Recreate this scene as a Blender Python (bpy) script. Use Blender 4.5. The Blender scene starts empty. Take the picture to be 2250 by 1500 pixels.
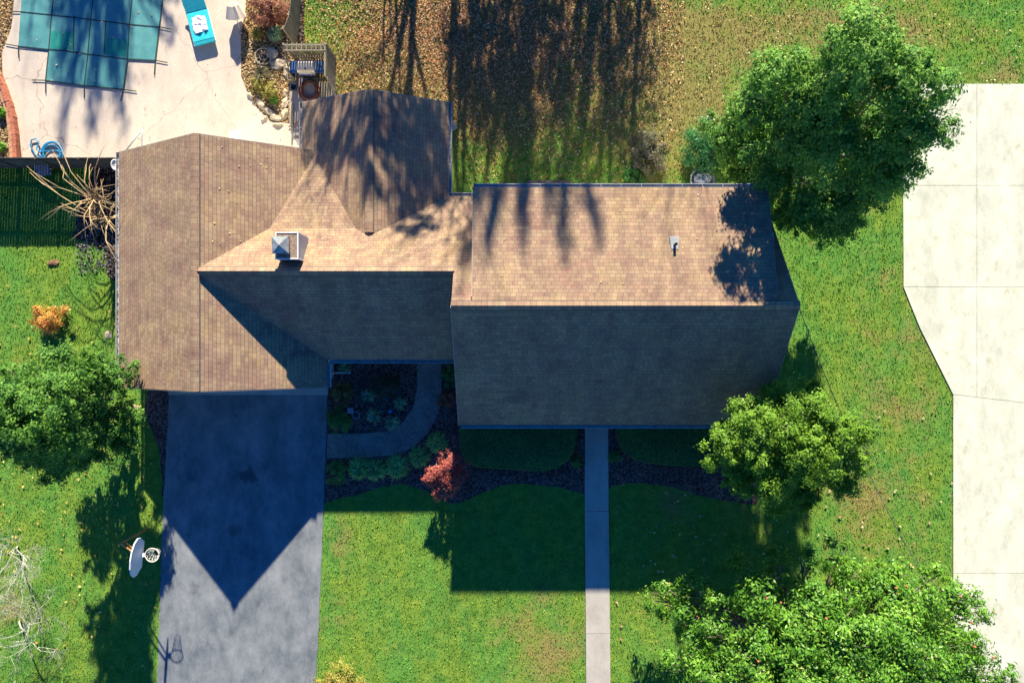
import bpy, bmesh, math, random
import numpy as np
from mathutils import Vector, Matrix, noise as mnoise
R = math.radians
PI = math.pi
random.seed(7)
scene = bpy.context.scene
col = scene.collection
H = 36.0; F = 1500.0

# ---------------------------------------------------------------- camera / light
cam_d = bpy.data.cameras.new("camera"); cam = bpy.data.objects.new("camera", cam_d); col.objects.link(cam)
cam.location = (0, 0, H); cam.rotation_euler = (0, 0, 0)
cam_d.sensor_width = 36; cam_d.lens = 24; cam_d.clip_end = 2000
scene.camera = cam
SUN_EL = math.atan(0.48); SX = 0.045            # shadows fall towards -Y, a touch towards -X
sd = Vector((-SX, -1, -0.48)).normalized()      # direction the light travels
sun_d = bpy.data.lights.new("sun", 'SUN'); sun = bpy.data.objects.new("sun", sun_d); col.objects.link(sun)
sun_d.energy = 5.0; sun_d.angle = R(0.65); sun_d.color = (1.0, 0.90, 0.72)
sun.rotation_euler = sd.to_track_quat('-Z', 'Y').to_euler(); sun.location = (0, 30, 40)
w = bpy.data.worlds.new("World"); scene.world = w; w.use_nodes = True
nt = w.node_tree; nt.nodes.clear()
sky = nt.nodes.new('ShaderNodeTexSky'); sky.sky_type = 'NISHITA'; sky.sun_disc = False
sky.sun_elevation = SUN_EL; sky.sun_rotation = math.atan2(SX, 1); sky.air_density = 1.0; sky.dust_density = 0.0; sky.ozone_density = 6.0
bg = nt.nodes.new('ShaderNodeBackground'); bg.inputs[1].default_value = 0.071
wo = nt.nodes.new('ShaderNodeOutputWorld'); hs = nt.nodes.new('ShaderNodeHueSaturation'); hs.inputs['Saturation'].default_value = 1.25; hs.inputs['Hue'].default_value = .514; nt.links.new(sky.outputs[0], hs.inputs['Color']); nt.links.new(hs.outputs[0], bg.inputs[0]); nt.links.new(bg.outputs[0], wo.inputs[0])
scene.view_settings.view_transform = 'Standard'; scene.view_settings.look = 'None'
scene.view_settings.gamma = 1; scene.view_settings.exposure = 1.35
scene.cycles.max_bounces = 5; scene.cycles.diffuse_bounces = 3; scene.cycles.transparent_max_bounces = 4

def P(px, py, z=0.0):
    d = (H - z) / F
    return Vector(((px - 1125) * d, (750 - py) * d, z))

# ---------------------------------------------------------------- naming helpers
def tag(o, label=None, cat=None, group=None, kind=None):
    if label: o['label'] = label
    if cat: o['category'] = cat
    if group: o['group'] = group
    if kind: o['kind'] = kind
    return o
def empty(name, loc, label, cat, group=None, rz=0):
    o = bpy.data.objects.new(name, None); col.objects.link(o); o.location = loc; o.rotation_euler = (0, 0, rz)
    o.empty_display_size = .2
    return tag(o, label, cat, group)

# ---------------------------------------------------------------- materials
def new_mat(name):
    m = bpy.data.materials.new(name); m.use_nodes = True
    n = m.node_tree.nodes; b = n['Principled BSDF']; b.inputs['Roughness'].default_value = .85
    b.inputs['Specular IOR Level'].default_value = .3
    return m, m.node_tree, b
def N(nt, t, **k):
    n = nt.nodes.new(t)
    for a, v in k.items():
        if a.startswith('i_'): n.inputs[a[2:].replace('_', ' ')].default_value = v
        else: setattr(n, a, v)
    return n
def ramp(nt, fac, stops):
    r = nt.nodes.new('ShaderNodeValToRGB'); e = r.color_ramp.elements
    while len(e) < len(stops): e.new(.5)
    for i, (p, c) in enumerate(stops): e[i].position = p; e[i].color = (*c, 1) if len(c) == 3 else c
    nt.links.new(fac, r.inputs[0]); return r.outputs[0]
def noise(nt, vec, scale, detail=3, rough=.6, dist=0):
    n = N(nt, 'ShaderNodeTexNoise'); n.inputs['Scale'].default_value = scale; n.inputs['Detail'].default_value = detail
    n.inputs['Roughness'].default_value = rough; n.inputs['Distortion'].default_value = dist
    if vec is not None: nt.links.new(vec, n.inputs['Vector'])
    return n.outputs['Fac']
def mix(nt, fac, a, b, mode='MIX'):
    m = N(nt, 'ShaderNodeMix', data_type='RGBA', blend_type=mode)
    for s, v in ((m.inputs[0], fac), (m.inputs[6], a), (m.inputs[7], b)):
        if isinstance(v, (int, float)): s.default_value = v
        elif isinstance(v, tuple): s.default_value = (*v, 1) if len(v) == 3 else v
        else: nt.links.new(v, s)
    return m.outputs[2]
def pos(nt): return N(nt, 'ShaderNodeNewGeometry').outputs['Position']
def objc(nt): return N(nt, 'ShaderNodeTexCoord').outputs['Object']
def bump(nt, b, h, strength=.5, dist=.02):
    n = N(nt, 'ShaderNodeBump'); n.inputs['Strength'].default_value = strength; n.inputs['Distance'].default_value = dist
    nt.links.new(h, n.inputs['Height']); nt.links.new(n.outputs[0], b.inputs['Normal'])
def stretch(nt, vec, s):
    m = N(nt, 'ShaderNodeMapping'); m.inputs['Scale'].default_value = s; nt.links.new(vec, m.inputs[0]); return m.outputs[0]

MATS = {}
def simple(name, c, rough=.7, var=.25, scale=6, metal=0, bs=.0, spec=.3):
    """base colour broken up by noise"""
    if name in MATS: return MATS[name]
    m, t, b = new_mat(name)
    f = noise(t, objc(t), scale, 4, .65)
    lo = tuple(x * (1 - var) for x in c); hi = tuple(min(1, x * (1 + var)) for x in c)
    t.links.new(ramp(t, f, [(.3, lo), (.7, hi)]), b.inputs['Base Color'])
    b.inputs['Roughness'].default_value = rough; b.inputs['Metallic'].default_value = metal; b.inputs['Specular IOR Level'].default_value = spec
    if bs: bump(t, b, noise(t, objc(t), scale * 4, 4), bs, .02)
    MATS[name] = m; return m

def grass_color(t):
    """shared by lawn sheet and blades; 'dry' attribute = patches of dormant turf"""
    p = pos(t)
    big = noise(t, p, .45, 6, .75); med = noise(t, p, 1.7, 6, .8)
    green = ramp(t, med, [(.25, (.05, .18, .025)), (.45, (.13, .30, .035)), (.6, (.24, .41, .05)), (.8, (.42, .52, .10))])
    cool = ramp(t, noise(t, stretch(t, p, (1, .6, 1)), .55, 4, .7), [(.42, (1.12, 1.0, 1.0)), (.6, (.62, .95, 1.25))])
    green = mix(t, 1.0, green, cool, 'MULTIPLY')
    tan = ramp(t, noise(t, p, 6, 4, .7), [(.25, (.20, .17, .05)), (.6, (.38, .31, .11)), (.8, (.46, .36, .17))])
    at = N(t, 'ShaderNodeAttribute', attribute_name='dry')
    a = N(t, 'ShaderNodeMath', operation='ADD'); t.links.new(at.outputs['Fac'], a.inputs[0]); t.links.new(big, a.inputs[1])
    a2 = N(t, 'ShaderNodeMath', operation='MULTIPLY_ADD'); t.links.new(med, a2.inputs[0]); a2.inputs[1].default_value = .5; t.links.new(a.outputs[0], a2.inputs[2])
    f = ramp(t, a2.outputs[0], [(.76, (0, 0, 0)), (1.0, (1, 1, 1))])
    c1 = mix(t, f, green, tan)
    return c1
def make_lawn_mat():
    m, t, b = new_mat('lawn_soil')
    c = grass_color(t); p = pos(t)
    c = mix(t, .35, c, ramp(t, noise(t, p, 14, 5, .75), [(.35, (.02, .05, .01)), (.7, (.30, .34, .08))]))
    t.links.new(c, b.inputs['Base Color']); bump(t, b, noise(t, p, 16, 5, .75), .9, .05); b.inputs['Specular IOR Level'].default_value = .05
    b.inputs['Roughness'].default_value = 1
    return m
def make_blade_mat():
    m, t, b = new_mat('grass_blades')
    c = grass_color(t)
    at = N(t, 'ShaderNodeAttribute', attribute_name='rnd')
    v = ramp(t, at.outputs['Fac'], [(0, (.45, .55, .50)), (.5, (.95, .95, .95)), (.9, (1.4, 1.3, 1.2)), (1, (1.9, 1.6, 1.5))])
    c = mix(t, 1.0, c, v, 'MULTIPLY')
    t.links.new(c, b.inputs['Base Color']); b.inputs['Roughness'].default_value = .7; b.inputs['Specular IOR Level'].default_value = .15
    tr = N(t, 'ShaderNodeBsdfTranslucent'); t.links.new(c, tr.inputs[0])
    ms = N(t, 'ShaderNodeMixShader'); ms.inputs[0].default_value = .35
    t.links.new(b.outputs[0], ms.inputs[1]); t.links.new(tr.outputs[0], ms.inputs[2])
    t.links.new(ms.outputs[0], t.nodes['Material Output'].inputs[0])
    return m
def leaf_mat(name, stops, rough=.45, trans=.3, spec=.4):
    if name in MATS: return MATS[name]
    m, t, b = new_mat(name)
    at = N(t, 'ShaderNodeAttribute', attribute_name='rnd')
    c = ramp(t, at.outputs['Fac'], stops)
    f = ramp(t, noise(t, pos(t), .9, 3), [(.3, (.70, .78, .78)), (.7, (1.25, 1.15, 1.05))])
    c = mix(t, 1.0, c, f, 'MULTIPLY')
    t.links.new(c, b.inputs['Base Color']); b.inputs['Roughness'].default_value = rough; b.inputs['Specular IOR Level'].default_value = spec
    if trans:
        tr = N(t, 'ShaderNodeBsdfTranslucent'); t.links.new(c, tr.inputs[0])
        ms = N(t, 'ShaderNodeMixShader'); ms.inputs[0].default_value = trans
        t.links.new(b.outputs[0], ms.inputs[1]); t.links.new(tr.outputs[0], ms.inputs[2])
        t.links.new(ms.outputs[0], t.nodes['Material Output'].inputs[0])
    MATS[name] = m; return m
def shingle_mat(name, cap=False):
    m, t, b = new_mat(name)
    uv0 = N(t, 'ShaderNodeUVMap').outputs[0]; row = .17 if not cap else .26
    sx_ = N(t, 'ShaderNodeSeparateXYZ'); t.links.new(uv0, sx_.inputs[0])
    d_ = N(t, 'ShaderNodeMath', operation='DIVIDE'); t.links.new(sx_.outputs[1], d_.inputs[0]); d_.inputs[1].default_value = row
    f_ = N(t, 'ShaderNodeMath', operation='FLOOR'); t.links.new(d_.outputs[0], f_.inputs[0])
    wn = N(t, 'ShaderNodeTexWhiteNoise', noise_dimensions='1D'); t.links.new(f_.outputs[0], wn.inputs['W'])
    ma = N(t, 'ShaderNodeMath', operation='MULTIPLY_ADD'); t.links.new(wn.outputs['Value'], ma.inputs[0]); ma.inputs[1].default_value = .0 if cap else .9; t.links.new(sx_.outputs[0], ma.inputs[2])
    cx_ = N(t, 'ShaderNodeCombineXYZ'); t.links.new(ma.outputs[0], cx_.inputs[0]); t.links.new(sx_.outputs[1], cx_.inputs[1]); uv = cx_.outputs[0]
    br = N(t, 'ShaderNodeTexBrick'); br.offset = .5; br.squash = 1
    t.links.new(uv, br.inputs['Vector'])
    br.inputs['Scale'].default_value = 1; br.inputs['Brick Width'].default_value = .24 if not cap else .9
    br.inputs['Row Height'].default_value = .17 if not cap else .26
    br.inputs['Mortar Size'].default_value = .0075; br.inputs['Mortar Smooth'].default_value = .3; br.inputs['Bias'].default_value = 0
    br.inputs['Color1'].default_value = (.31, .21, .145, 1); br.inputs['Color2'].default_value = (.37, .28, .175, 1)
    br.inputs['Mortar'].default_value = (.15, .11, .095, 1)
    # second tint layer, wider tabs
    b2 = N(t, 'ShaderNodeTexBrick'); b2.offset = .37; t.links.new(uv, b2.inputs['Vector'])
    b2.inputs['Scale'].default_value = 1; b2.inputs['Brick Width'].default_value = .36; b2.inputs['Row Height'].default_value = .17
    b2.inputs['Mortar Size'].default_value = 0
    b2.inputs['Color1'].default_value = (.88, .86, .88, 1); b2.inputs['Color2'].default_value = (1.09, 1.07, 1.03, 1)
    c = mix(t, 1.0, br.outputs['Color'], b2.outputs['Color'], 'MULTIPLY')
    grain = ramp(t, noise(t, uv, 45, 3, .8), [(.3, (.75, .75, .78)), (.7, (1.25, 1.23, 1.2))])
    c = mix(t, 1.0, c, grain, 'MULTIPLY')
    st = ramp(t, noise(t, stretch(t, uv0, (1, .3, 1)), 1.1, 5, .65), [(.3, (.74, .72, .76)), (.65, (1.1, 1.08, 1.05))])
    c = mix(t, 1.0, c, st, 'MULTIPLY')
    bl = ramp(t, noise(t, uv0, .55, 5, .7, .5), [(.32, (.90, .80, .86)), (.5, (1, 1, 1)), (.68, (1.08, 1.08, .92))])
    c = mix(t, 1.0, c, bl, 'MULTIPLY')
    t.links.new(c, b.inputs['Base Color']); b.inputs['Roughness'].default_value = .9; b.inputs['Specular IOR Level'].default_value = .2
    # each course steps up towards its lower edge
    sep = N(t, 'ShaderNodeSeparateXYZ'); t.links.new(uv, sep.inputs[0])
    dv = N(t, 'ShaderNodeMath', operation='DIVIDE'); t.links.new(sep.outputs[1], dv.inputs[0]); dv.inputs[1].default_value = .17 if not cap else .26
    fr = N(t, 'ShaderNodeMath', operation='FRACT'); t.links.new(dv.outputs[0], fr.inputs[0])
    iv = N(t, 'ShaderNodeMath', operation='SUBTRACT'); iv.inputs[0].default_value = 1; t.links.new(fr.outputs[0], iv.inputs[1])
    mu = N(t, 'ShaderNodeMath', operation='MULTIPLY_ADD'); t.links.new(br.outputs['Fac'], mu.inputs[0]); mu.inputs[1].default_value = -.6; t.links.new(iv.outputs[0], mu.inputs[2])
    ad = N(t, 'ShaderNodeMath', operation='MULTIPLY_ADD'); t.links.new(noise(t, uv, 40, 3, .8), ad.inputs[0]); ad.inputs[1].default_value = .5; t.links.new(mu.outputs[0], ad.inputs[2])
    bump(t, b, ad.outputs[0], .55, .012)
    return m
def concrete_mat(name, lo, hi, stain=(.5, .45, .4), sc=.6, fine=18, bs=.15, crack=0):
    m, t, b = new_mat(name); p = pos(t)
    c = ramp(t, noise(t, stretch(t, p, (1, .6, 1)), sc * 1.4, 8, .72, .1), [(.32, lo), (.66, hi)])
    c = mix(t, 1.0, c, ramp(t, noise(t, p, 90, 2, .8), [(.35, (.82, .82, .82)), (.65, (1.12, 1.12, 1.12))]), 'MULTIPLY')
    g = ramp(t, noise(t, p, fine, 4, .7), [(.3, (.88, .88, .88)), (.7, (1.08, 1.08, 1.08))])
    c = mix(t, 1.0, c, g, 'MULTIPLY')
    s = ramp(t, noise(t, stretch(t, p, (1, .5, 1)), 1.9, 5, .7, .3), [(.58, (1, 1, 1)), (.75, stain)])
    c = mix(t, 1.0, c, s, 'MULTIPLY')
    if crack:
        v = N(t, 'ShaderNodeTexVoronoi', feature='DISTANCE_TO_EDGE'); v.inputs['Scale'].default_value = crack
        wv = N(t, 'ShaderNodeVectorMath', operation='ADD'); nn = N(t, 'ShaderNodeTexNoise'); nn.inputs['Scale'].default_value = 1.2; t.links.new(p, nn.inputs[0])
        t.links.new(p, wv.inputs[0]); t.links.new(nn.outputs['Color'], wv.inputs[1]); t.links.new(wv.outputs[0], v.inputs['Vector'])
        c = mix(t, 1.0, c, ramp(t, v.outputs['Distance'], [(.0, (.55, .52, .5)), (.004, (1, 1, 1))]), 'MULTIPLY')
    t.links.new(c, b.inputs['Base Color']); b.inputs['Roughness'].default_value = .9
    bump(t, b, noise(t, p, fine * 2, 4, .7), bs, .01)
    return m
def wood_mat(name, c, axis=(1, 1, .08), sc=14, groove=None):
    m, t, b = new_mat(name); o = objc(t)
    f = noise(t, stretch(t, o, axis), sc, 4, .7, .4)
    cc = ramp(t, f, [(.25, tuple(x * .55 for x in c)), (.55, c), (.8, tuple(min(1, x * 1.5) for x in c))])
    cc = mix(t, 1.0, cc, ramp(t, noise(t, o, 1.3, 3), [(.3, (.75, .78, .8)), (.7, (1.15, 1.1, 1.05))]), 'MULTIPLY')
    t.links.new(cc, b.inputs['Base Color']); bump(t, b, f, .3, .01)
    return m
def mulch_mat(name, a, b_, c_, sc=9):
    m, t, b = new_mat(name); p = pos(t)
    v = N(t, 'ShaderNodeTexVoronoi'); v.inputs['Scale'].default_value = sc; t.links.new(p, v.inputs['Vector'])
    sp = N(t, 'ShaderNodeSeparateColor'); t.links.new(v.outputs['Color'], sp.inputs[0])
    c = ramp(t, sp.outputs[0], [(.1, a), (.5, b_), (.9, c_)])
    c = mix(t, 1.0, c, ramp(t, noise(t, p, 1.1, 4), [(.3, (.7, .7, .72)), (.7, (1.2, 1.15, 1.1))]), 'MULTIPLY')
    t.links.new(c, b.inputs['Base Color']); bump(t, b, v.outputs['Distance'], 1.0, .06); b.inputs['Roughness'].default_value = 1; b.inputs['Specular IOR Level'].default_value = .1
    return m

M_lawn = make_lawn_mat(); M_blade = make_blade_mat()
M_sh = shingle_mat('shingles'); M_cap = shingle_mat('ridge_shingles', True)
M_conc = concrete_mat('driveway_concrete', (.48, .49, .38), (.74, .74, .57), (.74, .70, .58), .7, 16, .15)
M_deck = concrete_mat('deck_concrete', (.50, .42, .34), (.66, .57, .45), (.82, .78, .80), .45, 20, .12, .16)
M_walk = concrete_mat('walk_concrete', (.38, .35, .30), (.50, .47, .41), (.75, .72, .72), .8, 22, .2)
M_asph = concrete_mat('asphalt', (.10, .122, .14), (.27, .29, .295), (.62, .62, .64), .6, 30, .35)
def stain(m, spots):
    t = m.node_tree; b = t.nodes['Principled BSDF']; src = b.inputs['Base Color'].links[0].from_socket; p = pos(t); nz = noise(t, p, 1.6, 4, .65)
    for px, py, r_, k in spots:
        c = P(px, py); v = N(t, 'ShaderNodeVectorMath', operation='DISTANCE'); t.links.new(p, v.inputs[0]); v.inputs[1].default_value = (c.x, c.y, .045)
        d = N(t, 'ShaderNodeMath', operation='MULTIPLY_ADD'); t.links.new(nz, d.inputs[0]); d.inputs[1].default_value = r_ * 2.6; d.inputs[2].default_value = -r_ * 1.3
        a = N(t, 'ShaderNodeMath', operation='ADD'); t.links.new(v.outputs['Value'], a.inputs[0]); t.links.new(d.outputs[0], a.inputs[1])
        dv = N(t, 'ShaderNodeMath', operation='DIVIDE'); t.links.new(a.outputs[0], dv.inputs[0]); dv.inputs[1].default_value = r_ * 2
        src = mix(t, 1.0, src, ramp(t, dv.outputs[0], [(.38, (k, k, k)), (.52, (1, 1, 1))]), 'MULTIPLY')
    t.links.new(src, b.inputs['Base Color'])
stain(M_asph, [(545, 1042, .42, .55), (515, 1162, .4, .7), (430, 1290, .3, .8)])
M_agg = mulch_mat('aggregate', (.22, .20, .18), (.32, .29, .26), (.44, .40, .35), 26)
M_mulch = mulch_mat('mulch', (.05, .03, .028), (.13, .075, .065), (.27, .17, .15), 14)
M_soil = mulch_mat('leafy_soil', (.09, .05, .02), (.26, .17, .07), (.48, .36, .20), 11)
M_dsoil = mulch_mat('dark_soil', (.015, .012, .01), (.05, .035, .025), (.16, .12, .10), 10)
M_white = simple('white_metal', (.72, .72, .70), .4, .08, 3)
M_siding = simple('pale_siding', (.62, .62, .58), .6, .08, 2)
M_chase = simple('grey_chase_panel', (.42, .46, .50), .5, .1, 3)
M_steel = simple('stainless', (.62, .60, .56), .28, .08, 8, .9)
M_steel_d = simple('blue_grey_steel', (.13, .24, .40), .35, .12, 8, .3)
M_black = simple('black_plastic', (.015, .015, .018), .5, .2)
M_rust = simple('rusty_metal', (.48, .22, .08), .8, .5, 9)
M_wood = wood_mat('weathered_wood', (.30, .26, .19))
M_woodd = wood_mat('dark_weathered_wood', (.16, .13, .11))
M_bark = wood_mat('bark', (.22, .18, .15), (1, 1, .2), 9)
M_pale = wood_mat('pale_bark', (.62, .58, .52), (1, 1, .2), 7)
M_branch = wood_mat('tan_branch', (.50, .36, .20), (1, 1, .3), 7)
M_brick = simple('terracotta_brick', (.42, .15, .085), .85, .35, 7, bs=.3)
M_stone = simple('tan_stone', (.52, .43, .30), .9, .35, 3, bs=.5)
M_glass = simple('window_glass', (.03, .045, .06), .08, .1, 2, spec=.6)

# ---------------------------------------------------------------- mesh helpers
def link(name, me, m, parent=None, smooth=False):
    o = bpy.data.objects.new(name, me); col.objects.link(o)
    if m is not None:
        for mm in (m if isinstance(m, (list, tuple)) else [m]): me.materials.append(mm)
    if parent is not None:
        o.parent = parent
    if smooth: me.polygons.foreach_set('use_smooth', [True] * len(me.polygons))
    return o
def auto_uv(me):
    uvl = me.uv_layers.new(name='UVMap')
    for p in me.polygons:
        n = p.normal
        if abs(n.z) > .999: u = Vector((1, 0, 0)); v = Vector((0, 1, 0))
        else:
            u = Vector((0, 0, 1)).cross(n).normalized(); v = n.cross(u)
        for li in p.loop_indices:
            c = me.vertices[me.loops[li].vertex_index].co
            uvl.data[li].uv = (c.dot(u), c.dot(v))
class MB:
    def __init__(s): s.v = []; s.f = []
    def add(s, vs, fs):
        k = len(s.v); s.v += [tuple(v) for v in vs]; s.f += [tuple(i + k for i in f) for f in fs]; return s
    def box(s, c, d, rz=0, tilt=None):
        x, y, z = [q / 2 for q in d]
        M = Matrix.Rotation(rz, 3, 'Z')
        if tilt is not None: M = M @ tilt
        vs = [Vector(c) + M @ Vector((a * x, b * y, e * z)) for e in (-1, 1) for a, b in ((-1, -1), (1, -1), (1, 1), (-1, 1))]
        return s.add(vs, [(3, 2, 1, 0), (4, 5, 6, 7), (0, 1, 5, 4), (1, 2, 6, 5), (2, 3, 7, 6), (3, 0, 4, 7)])
    def bar(s, a, b, w_, h_):
        a = Vector(a); b = Vector(b); d = (b - a); L = d.length; d.normalize()
        up = Vector((0, 0, 1)) if abs(d.z) < .95 else Vector((0, 1, 0))
        x = d.cross(up).normalized(); y = x.cross(d)
        vs = [p + x * i * w_ / 2 + y * j * h_ / 2 for p in (a, b) for i, j in ((-1, -1), (1, -1), (1, 1), (-1, 1))]
        return s.add(vs, [(0, 1, 2, 3), (7, 6, 5, 4), (4, 5, 1, 0), (5, 6, 2, 1), (6, 7, 3, 2), (7, 4, 0, 3)])
    def tube(s, pts, rad, n=8):
        pts = [Vector(p) for p in pts]
        if not isinstance(rad, (list, tuple)): rad = [rad] * len(pts)
        vs = []; ref = None
        for i, p in enumerate(pts):
            d = (pts[min(i + 1, len(pts) - 1)] - pts[max(i - 1, 0)]).normalized()
            if ref is None: ref = d.orthogonal().normalized()
            x = (ref - d * ref.dot(d));
            x = x.normalized() if x.length > 1e-5 else d.orthogonal().normalized()
            ref = x; y = d.cross(x)
            vs += [p + (x * math.cos(2 * PI * k / n) + y * math.sin(2 * PI * k / n)) * rad[i] for k in range(n)]
        fs = []
        for i in range(len(pts) - 1):
            for k in range(n):
                a = i * n + k; b = i * n + (k + 1) % n
                fs.append((a, b, b + n, a + n))
        fs.append(tuple(reversed(range(n)))); m = (len(pts) - 1) * n; fs.append(tuple(m + k for k in range(n)))
        return s.add(vs, fs)
    def lathe(s, c, prof, n=24):
        c = Vector(c); vs = []; fs = []
        for r, z in prof: vs += [c + Vector((r * math.cos(2 * PI * k / n), r * math.sin(2 * PI * k / n), z)) for k in range(n)]
        for i in range(len(prof) - 1):
            for k in range(n):
                a = i * n + k; b = i * n + (k + 1) % n; fs.append((a, b, b + n, a + n))
        fs.append(tuple(reversed(range(n)))); m = (len(prof) - 1) * n; fs.append(tuple(m + k for k in range(n)))
        return s.add(vs, fs)
    def slab(s, poly, t):
        """prism: poly = top outline (3d), extruded down by t"""
        n = len(poly); vs = [Vector(p) for p in poly]; vs += [p - Vector((0, 0, t)) for p in vs]
        area = sum(vs[i].x * vs[(i + 1) % n].y - vs[(i + 1) % n].x * vs[i].y for i in range(n))
        o = list(range(n))
        if area < 0: o.reverse()
        fs = [tuple(o), tuple(i + n for i in reversed(o))]
        for i in range(n):
            a = o[i]; b = o[(i + 1) % n]; fs.append((a, a + n, b + n, b))
        return s.add(vs, fs)
    def prism(s, prof, axis, a, b):
        """closed profile [(h,z)] extruded along axis ('x' or 'y') a..b"""
        n = len(prof)
        mk = (lambda q, h, z: (q, h, z)) if axis == 'x' else (lambda q, h, z: (h, q, z))
        vs = [mk(a, h, z) for h, z in prof] + [mk(b, h, z) for h, z in prof]
        fs = [tuple(range(n)), tuple(reversed(range(n, 2 * n)))] + [(i, i + n, (i + 1) % n + n, (i + 1) % n) for i in range(n)]
        return s.add(vs, fs)
    def build(s, name, m, parent=None, uv=False, smooth=False, off=None, fix=False):
        me = bpy.data.meshes.new(name)
        vs = s.v
        if off is not None: vs = [(v[0] - off[0], v[1] - off[1], v[2] - off[2]) for v in vs]
        me.from_pydata(vs, [], s.f); me.update()
        if fix:
            bm = bmesh.new(); bm.from_mesh(me); bmesh.ops.recalc_face_normals(bm, faces=bm.faces); bm.to_mesh(me); bm.free(); me.update()
        if uv: auto_uv(me)
        return link(name, me, m, parent, smooth)

def np_mesh(name, V, nper, m, attrs=None, parent=None):
    """V (N,nper,3): N separate polygons of nper corners; attrs: dict of per-polygon floats"""
    n = V.shape[0]; me = bpy.data.meshes.new(name)
    me.vertices.add(n * nper); me.vertices.foreach_set('co', V.reshape(-1).astype(np.float32))
    me.loops.add(n * nper); me.loops.foreach_set('vertex_index', np.arange(n * nper, dtype=np.int32))
    me.polygons.add(n); me.polygons.foreach_set('loop_start', np.arange(0, n * nper, nper, dtype=np.int32))
    me.update(calc_edges=True)
    for k, a in (attrs or {}).items():
        at = me.attributes.new(k, 'FLOAT', 'POINT'); at.data.foreach_set('value', np.repeat(a, nper).astype(np.float32))
    return link(name, me, m, parent)
def norm(a): return a / np.maximum(np.linalg.norm(a, axis=-1, keepdims=True), 1e-9)
def leaf_quads(c, nrm, size, aspect, rng, along=None):
    """rhombic leaves folded a little along the midrib; returns (N,4,3)"""
    n = len(c); nrm = norm(nrm)
    r = rng.normal(size=(n, 3)) if along is None else along
    a = norm(r - nrm * np.sum(r * nrm, axis=1, keepdims=True)); b = np.cross(nrm, a)
    s = size[:, None] if isinstance(size, np.ndarray) else size
    fold = nrm * s * .12
    return np.stack([c - a * s * .5, c + b * s * .5 * aspect + fold, c + a * s * .5, c - b * s * .5 * aspect + fold], axis=1)
def foliage(name, lobes, n, size, mat, seed, parent=None, sub=26, subr=.36, aspect=.55, up=.9, off=(0, 0, 0), flat=.85, shell=.5):
    """leaf clumps spread round the shell of each lobe (x,y,z,r)"""
    rng = np.random.default_rng(seed); L = np.array(lobes, float)
    wgt = L[:, 3] ** 2; wgt /= wgt.sum(); C = []; O = []; T = []
    for l, q in zip(L, wgt):
        k = max(3, int(n * q)); ns = max(4, int(sub * (l[3]) ** 1.2))
        d = norm(rng.normal(size=(ns, 3))); rr = l[3] * (shell + (1 - shell) * rng.random((ns, 1)) ** .5)
        sc = l[:3] + d * rr * np.array([1, 1, flat])
        tint = rng.random(ns)
        i = rng.integers(0, ns, k); g = rng.normal(size=(k, 3)) * subr * l[3] * .5 * (0.5 + .9 * rng.random((ns, 1))[i]); g = g + d[i] * np.abs(rng.normal(size=(k, 1))) * subr * l[3] * .55
        p = sc[i] + g * np.array([1, 1, .75]); C.append(p); O.append(norm(p - l[:3]) + .8 * norm(g)); T.append(tint[i] * .6 + .4 * rng.random())
    C = np.concatenate(C); O = np.concatenate(O); T = np.concatenate(T)
    nr = O * .8 + np.array([0, 0, up]) + rng.normal(size=C.shape) * .55
    sz = size * (.65 + .7 * rng.random(len(C)))
    ok = C[:, 2] > .03
    V = leaf_quads(C[ok] - np.array(off), nr[ok], sz[ok], aspect, rng)
    rnd = np.clip(.55 * rng.random(ok.sum()) + .45 * T[ok], 0, 1)
    return np_mesh(name, V, 4, mat, {'rnd': rnd}, parent)
def sway(a, b, k, amp, rnd):
    a = Vector(a); b = Vector(b); L = (b - a).length
    pts = []
    for i in range(k + 1):
        t = i / k; p = a.lerp(b, t)
        if 0 < i < k: p += Vector((rnd.uniform(-1, 1), rnd.uniform(-1, 1), rnd.uniform(-.4, .6))) * amp * L
        pts.append(p)
    return pts
def make_tree(name, base, lobes, n, size, mat, seed, label, cat='tree', group=None, ex=0, trunk_r=.22, split=.35, sub=26, aspect=.55, bark=None, subr=.36, up=.9, shell=.5):
    base = Vector(base); rnd = random.Random(seed)
    root = empty(name, base, label, cat, group)
    top = Vector((sum(l[0] for l in lobes) / len(lobes), sum(l[1] for l in lobes) / len(lobes), max(l[2] for l in lobes)))
    mb = MB(); fork = base.lerp(top, split)
    mb.tube([q - base for q in [base - Vector((0, 0, .1)), base + Vector((0, 0, .15))] + sway(base + Vector((0, 0, .4)), fork, 3, .03, rnd)], [trunk_r * 1.7, trunk_r * 1.25, trunk_r * 1.05, trunk_r, trunk_r * .9, trunk_r * .8], 10)
    lm = MB()
    for l in lobes:
        s0 = base.lerp(fork, rnd.uniform(.6, 1)); e = Vector(l[:3])
        pts = sway(s0, e, 4, .05, rnd); r0 = trunk_r * rnd.uniform(.4, .6)
        lm.tube([q - base for q in pts], [r0, r0 * .8, r0 * .6, r0 * .4, r0 * .18], 7)
        for _ in range(7):
            d = Vector((rnd.gauss(0, 1), rnd.gauss(0, 1), rnd.gauss(.3, .8))).normalized() * l[3] * rnd.uniform(.7, 1)
            st = pts[rnd.choice((2, 3, 3))]; pt = sway(st, e + d, 3, .08, rnd)
            lm.tube([q - base for q in pt], [r0 * .35, r0 * .25, r0 * .16, .008], 5)
    mb.build('trunk', bark or M_bark, root, smooth=True); lm.build('limbs', bark or M_bark, root, smooth=True)
    foliage('crown', expand(lobes, seed, ex) if ex else lobes, n, size, mat, seed, root, sub, subr, aspect, up, base, shell=shell)
    return root
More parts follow.
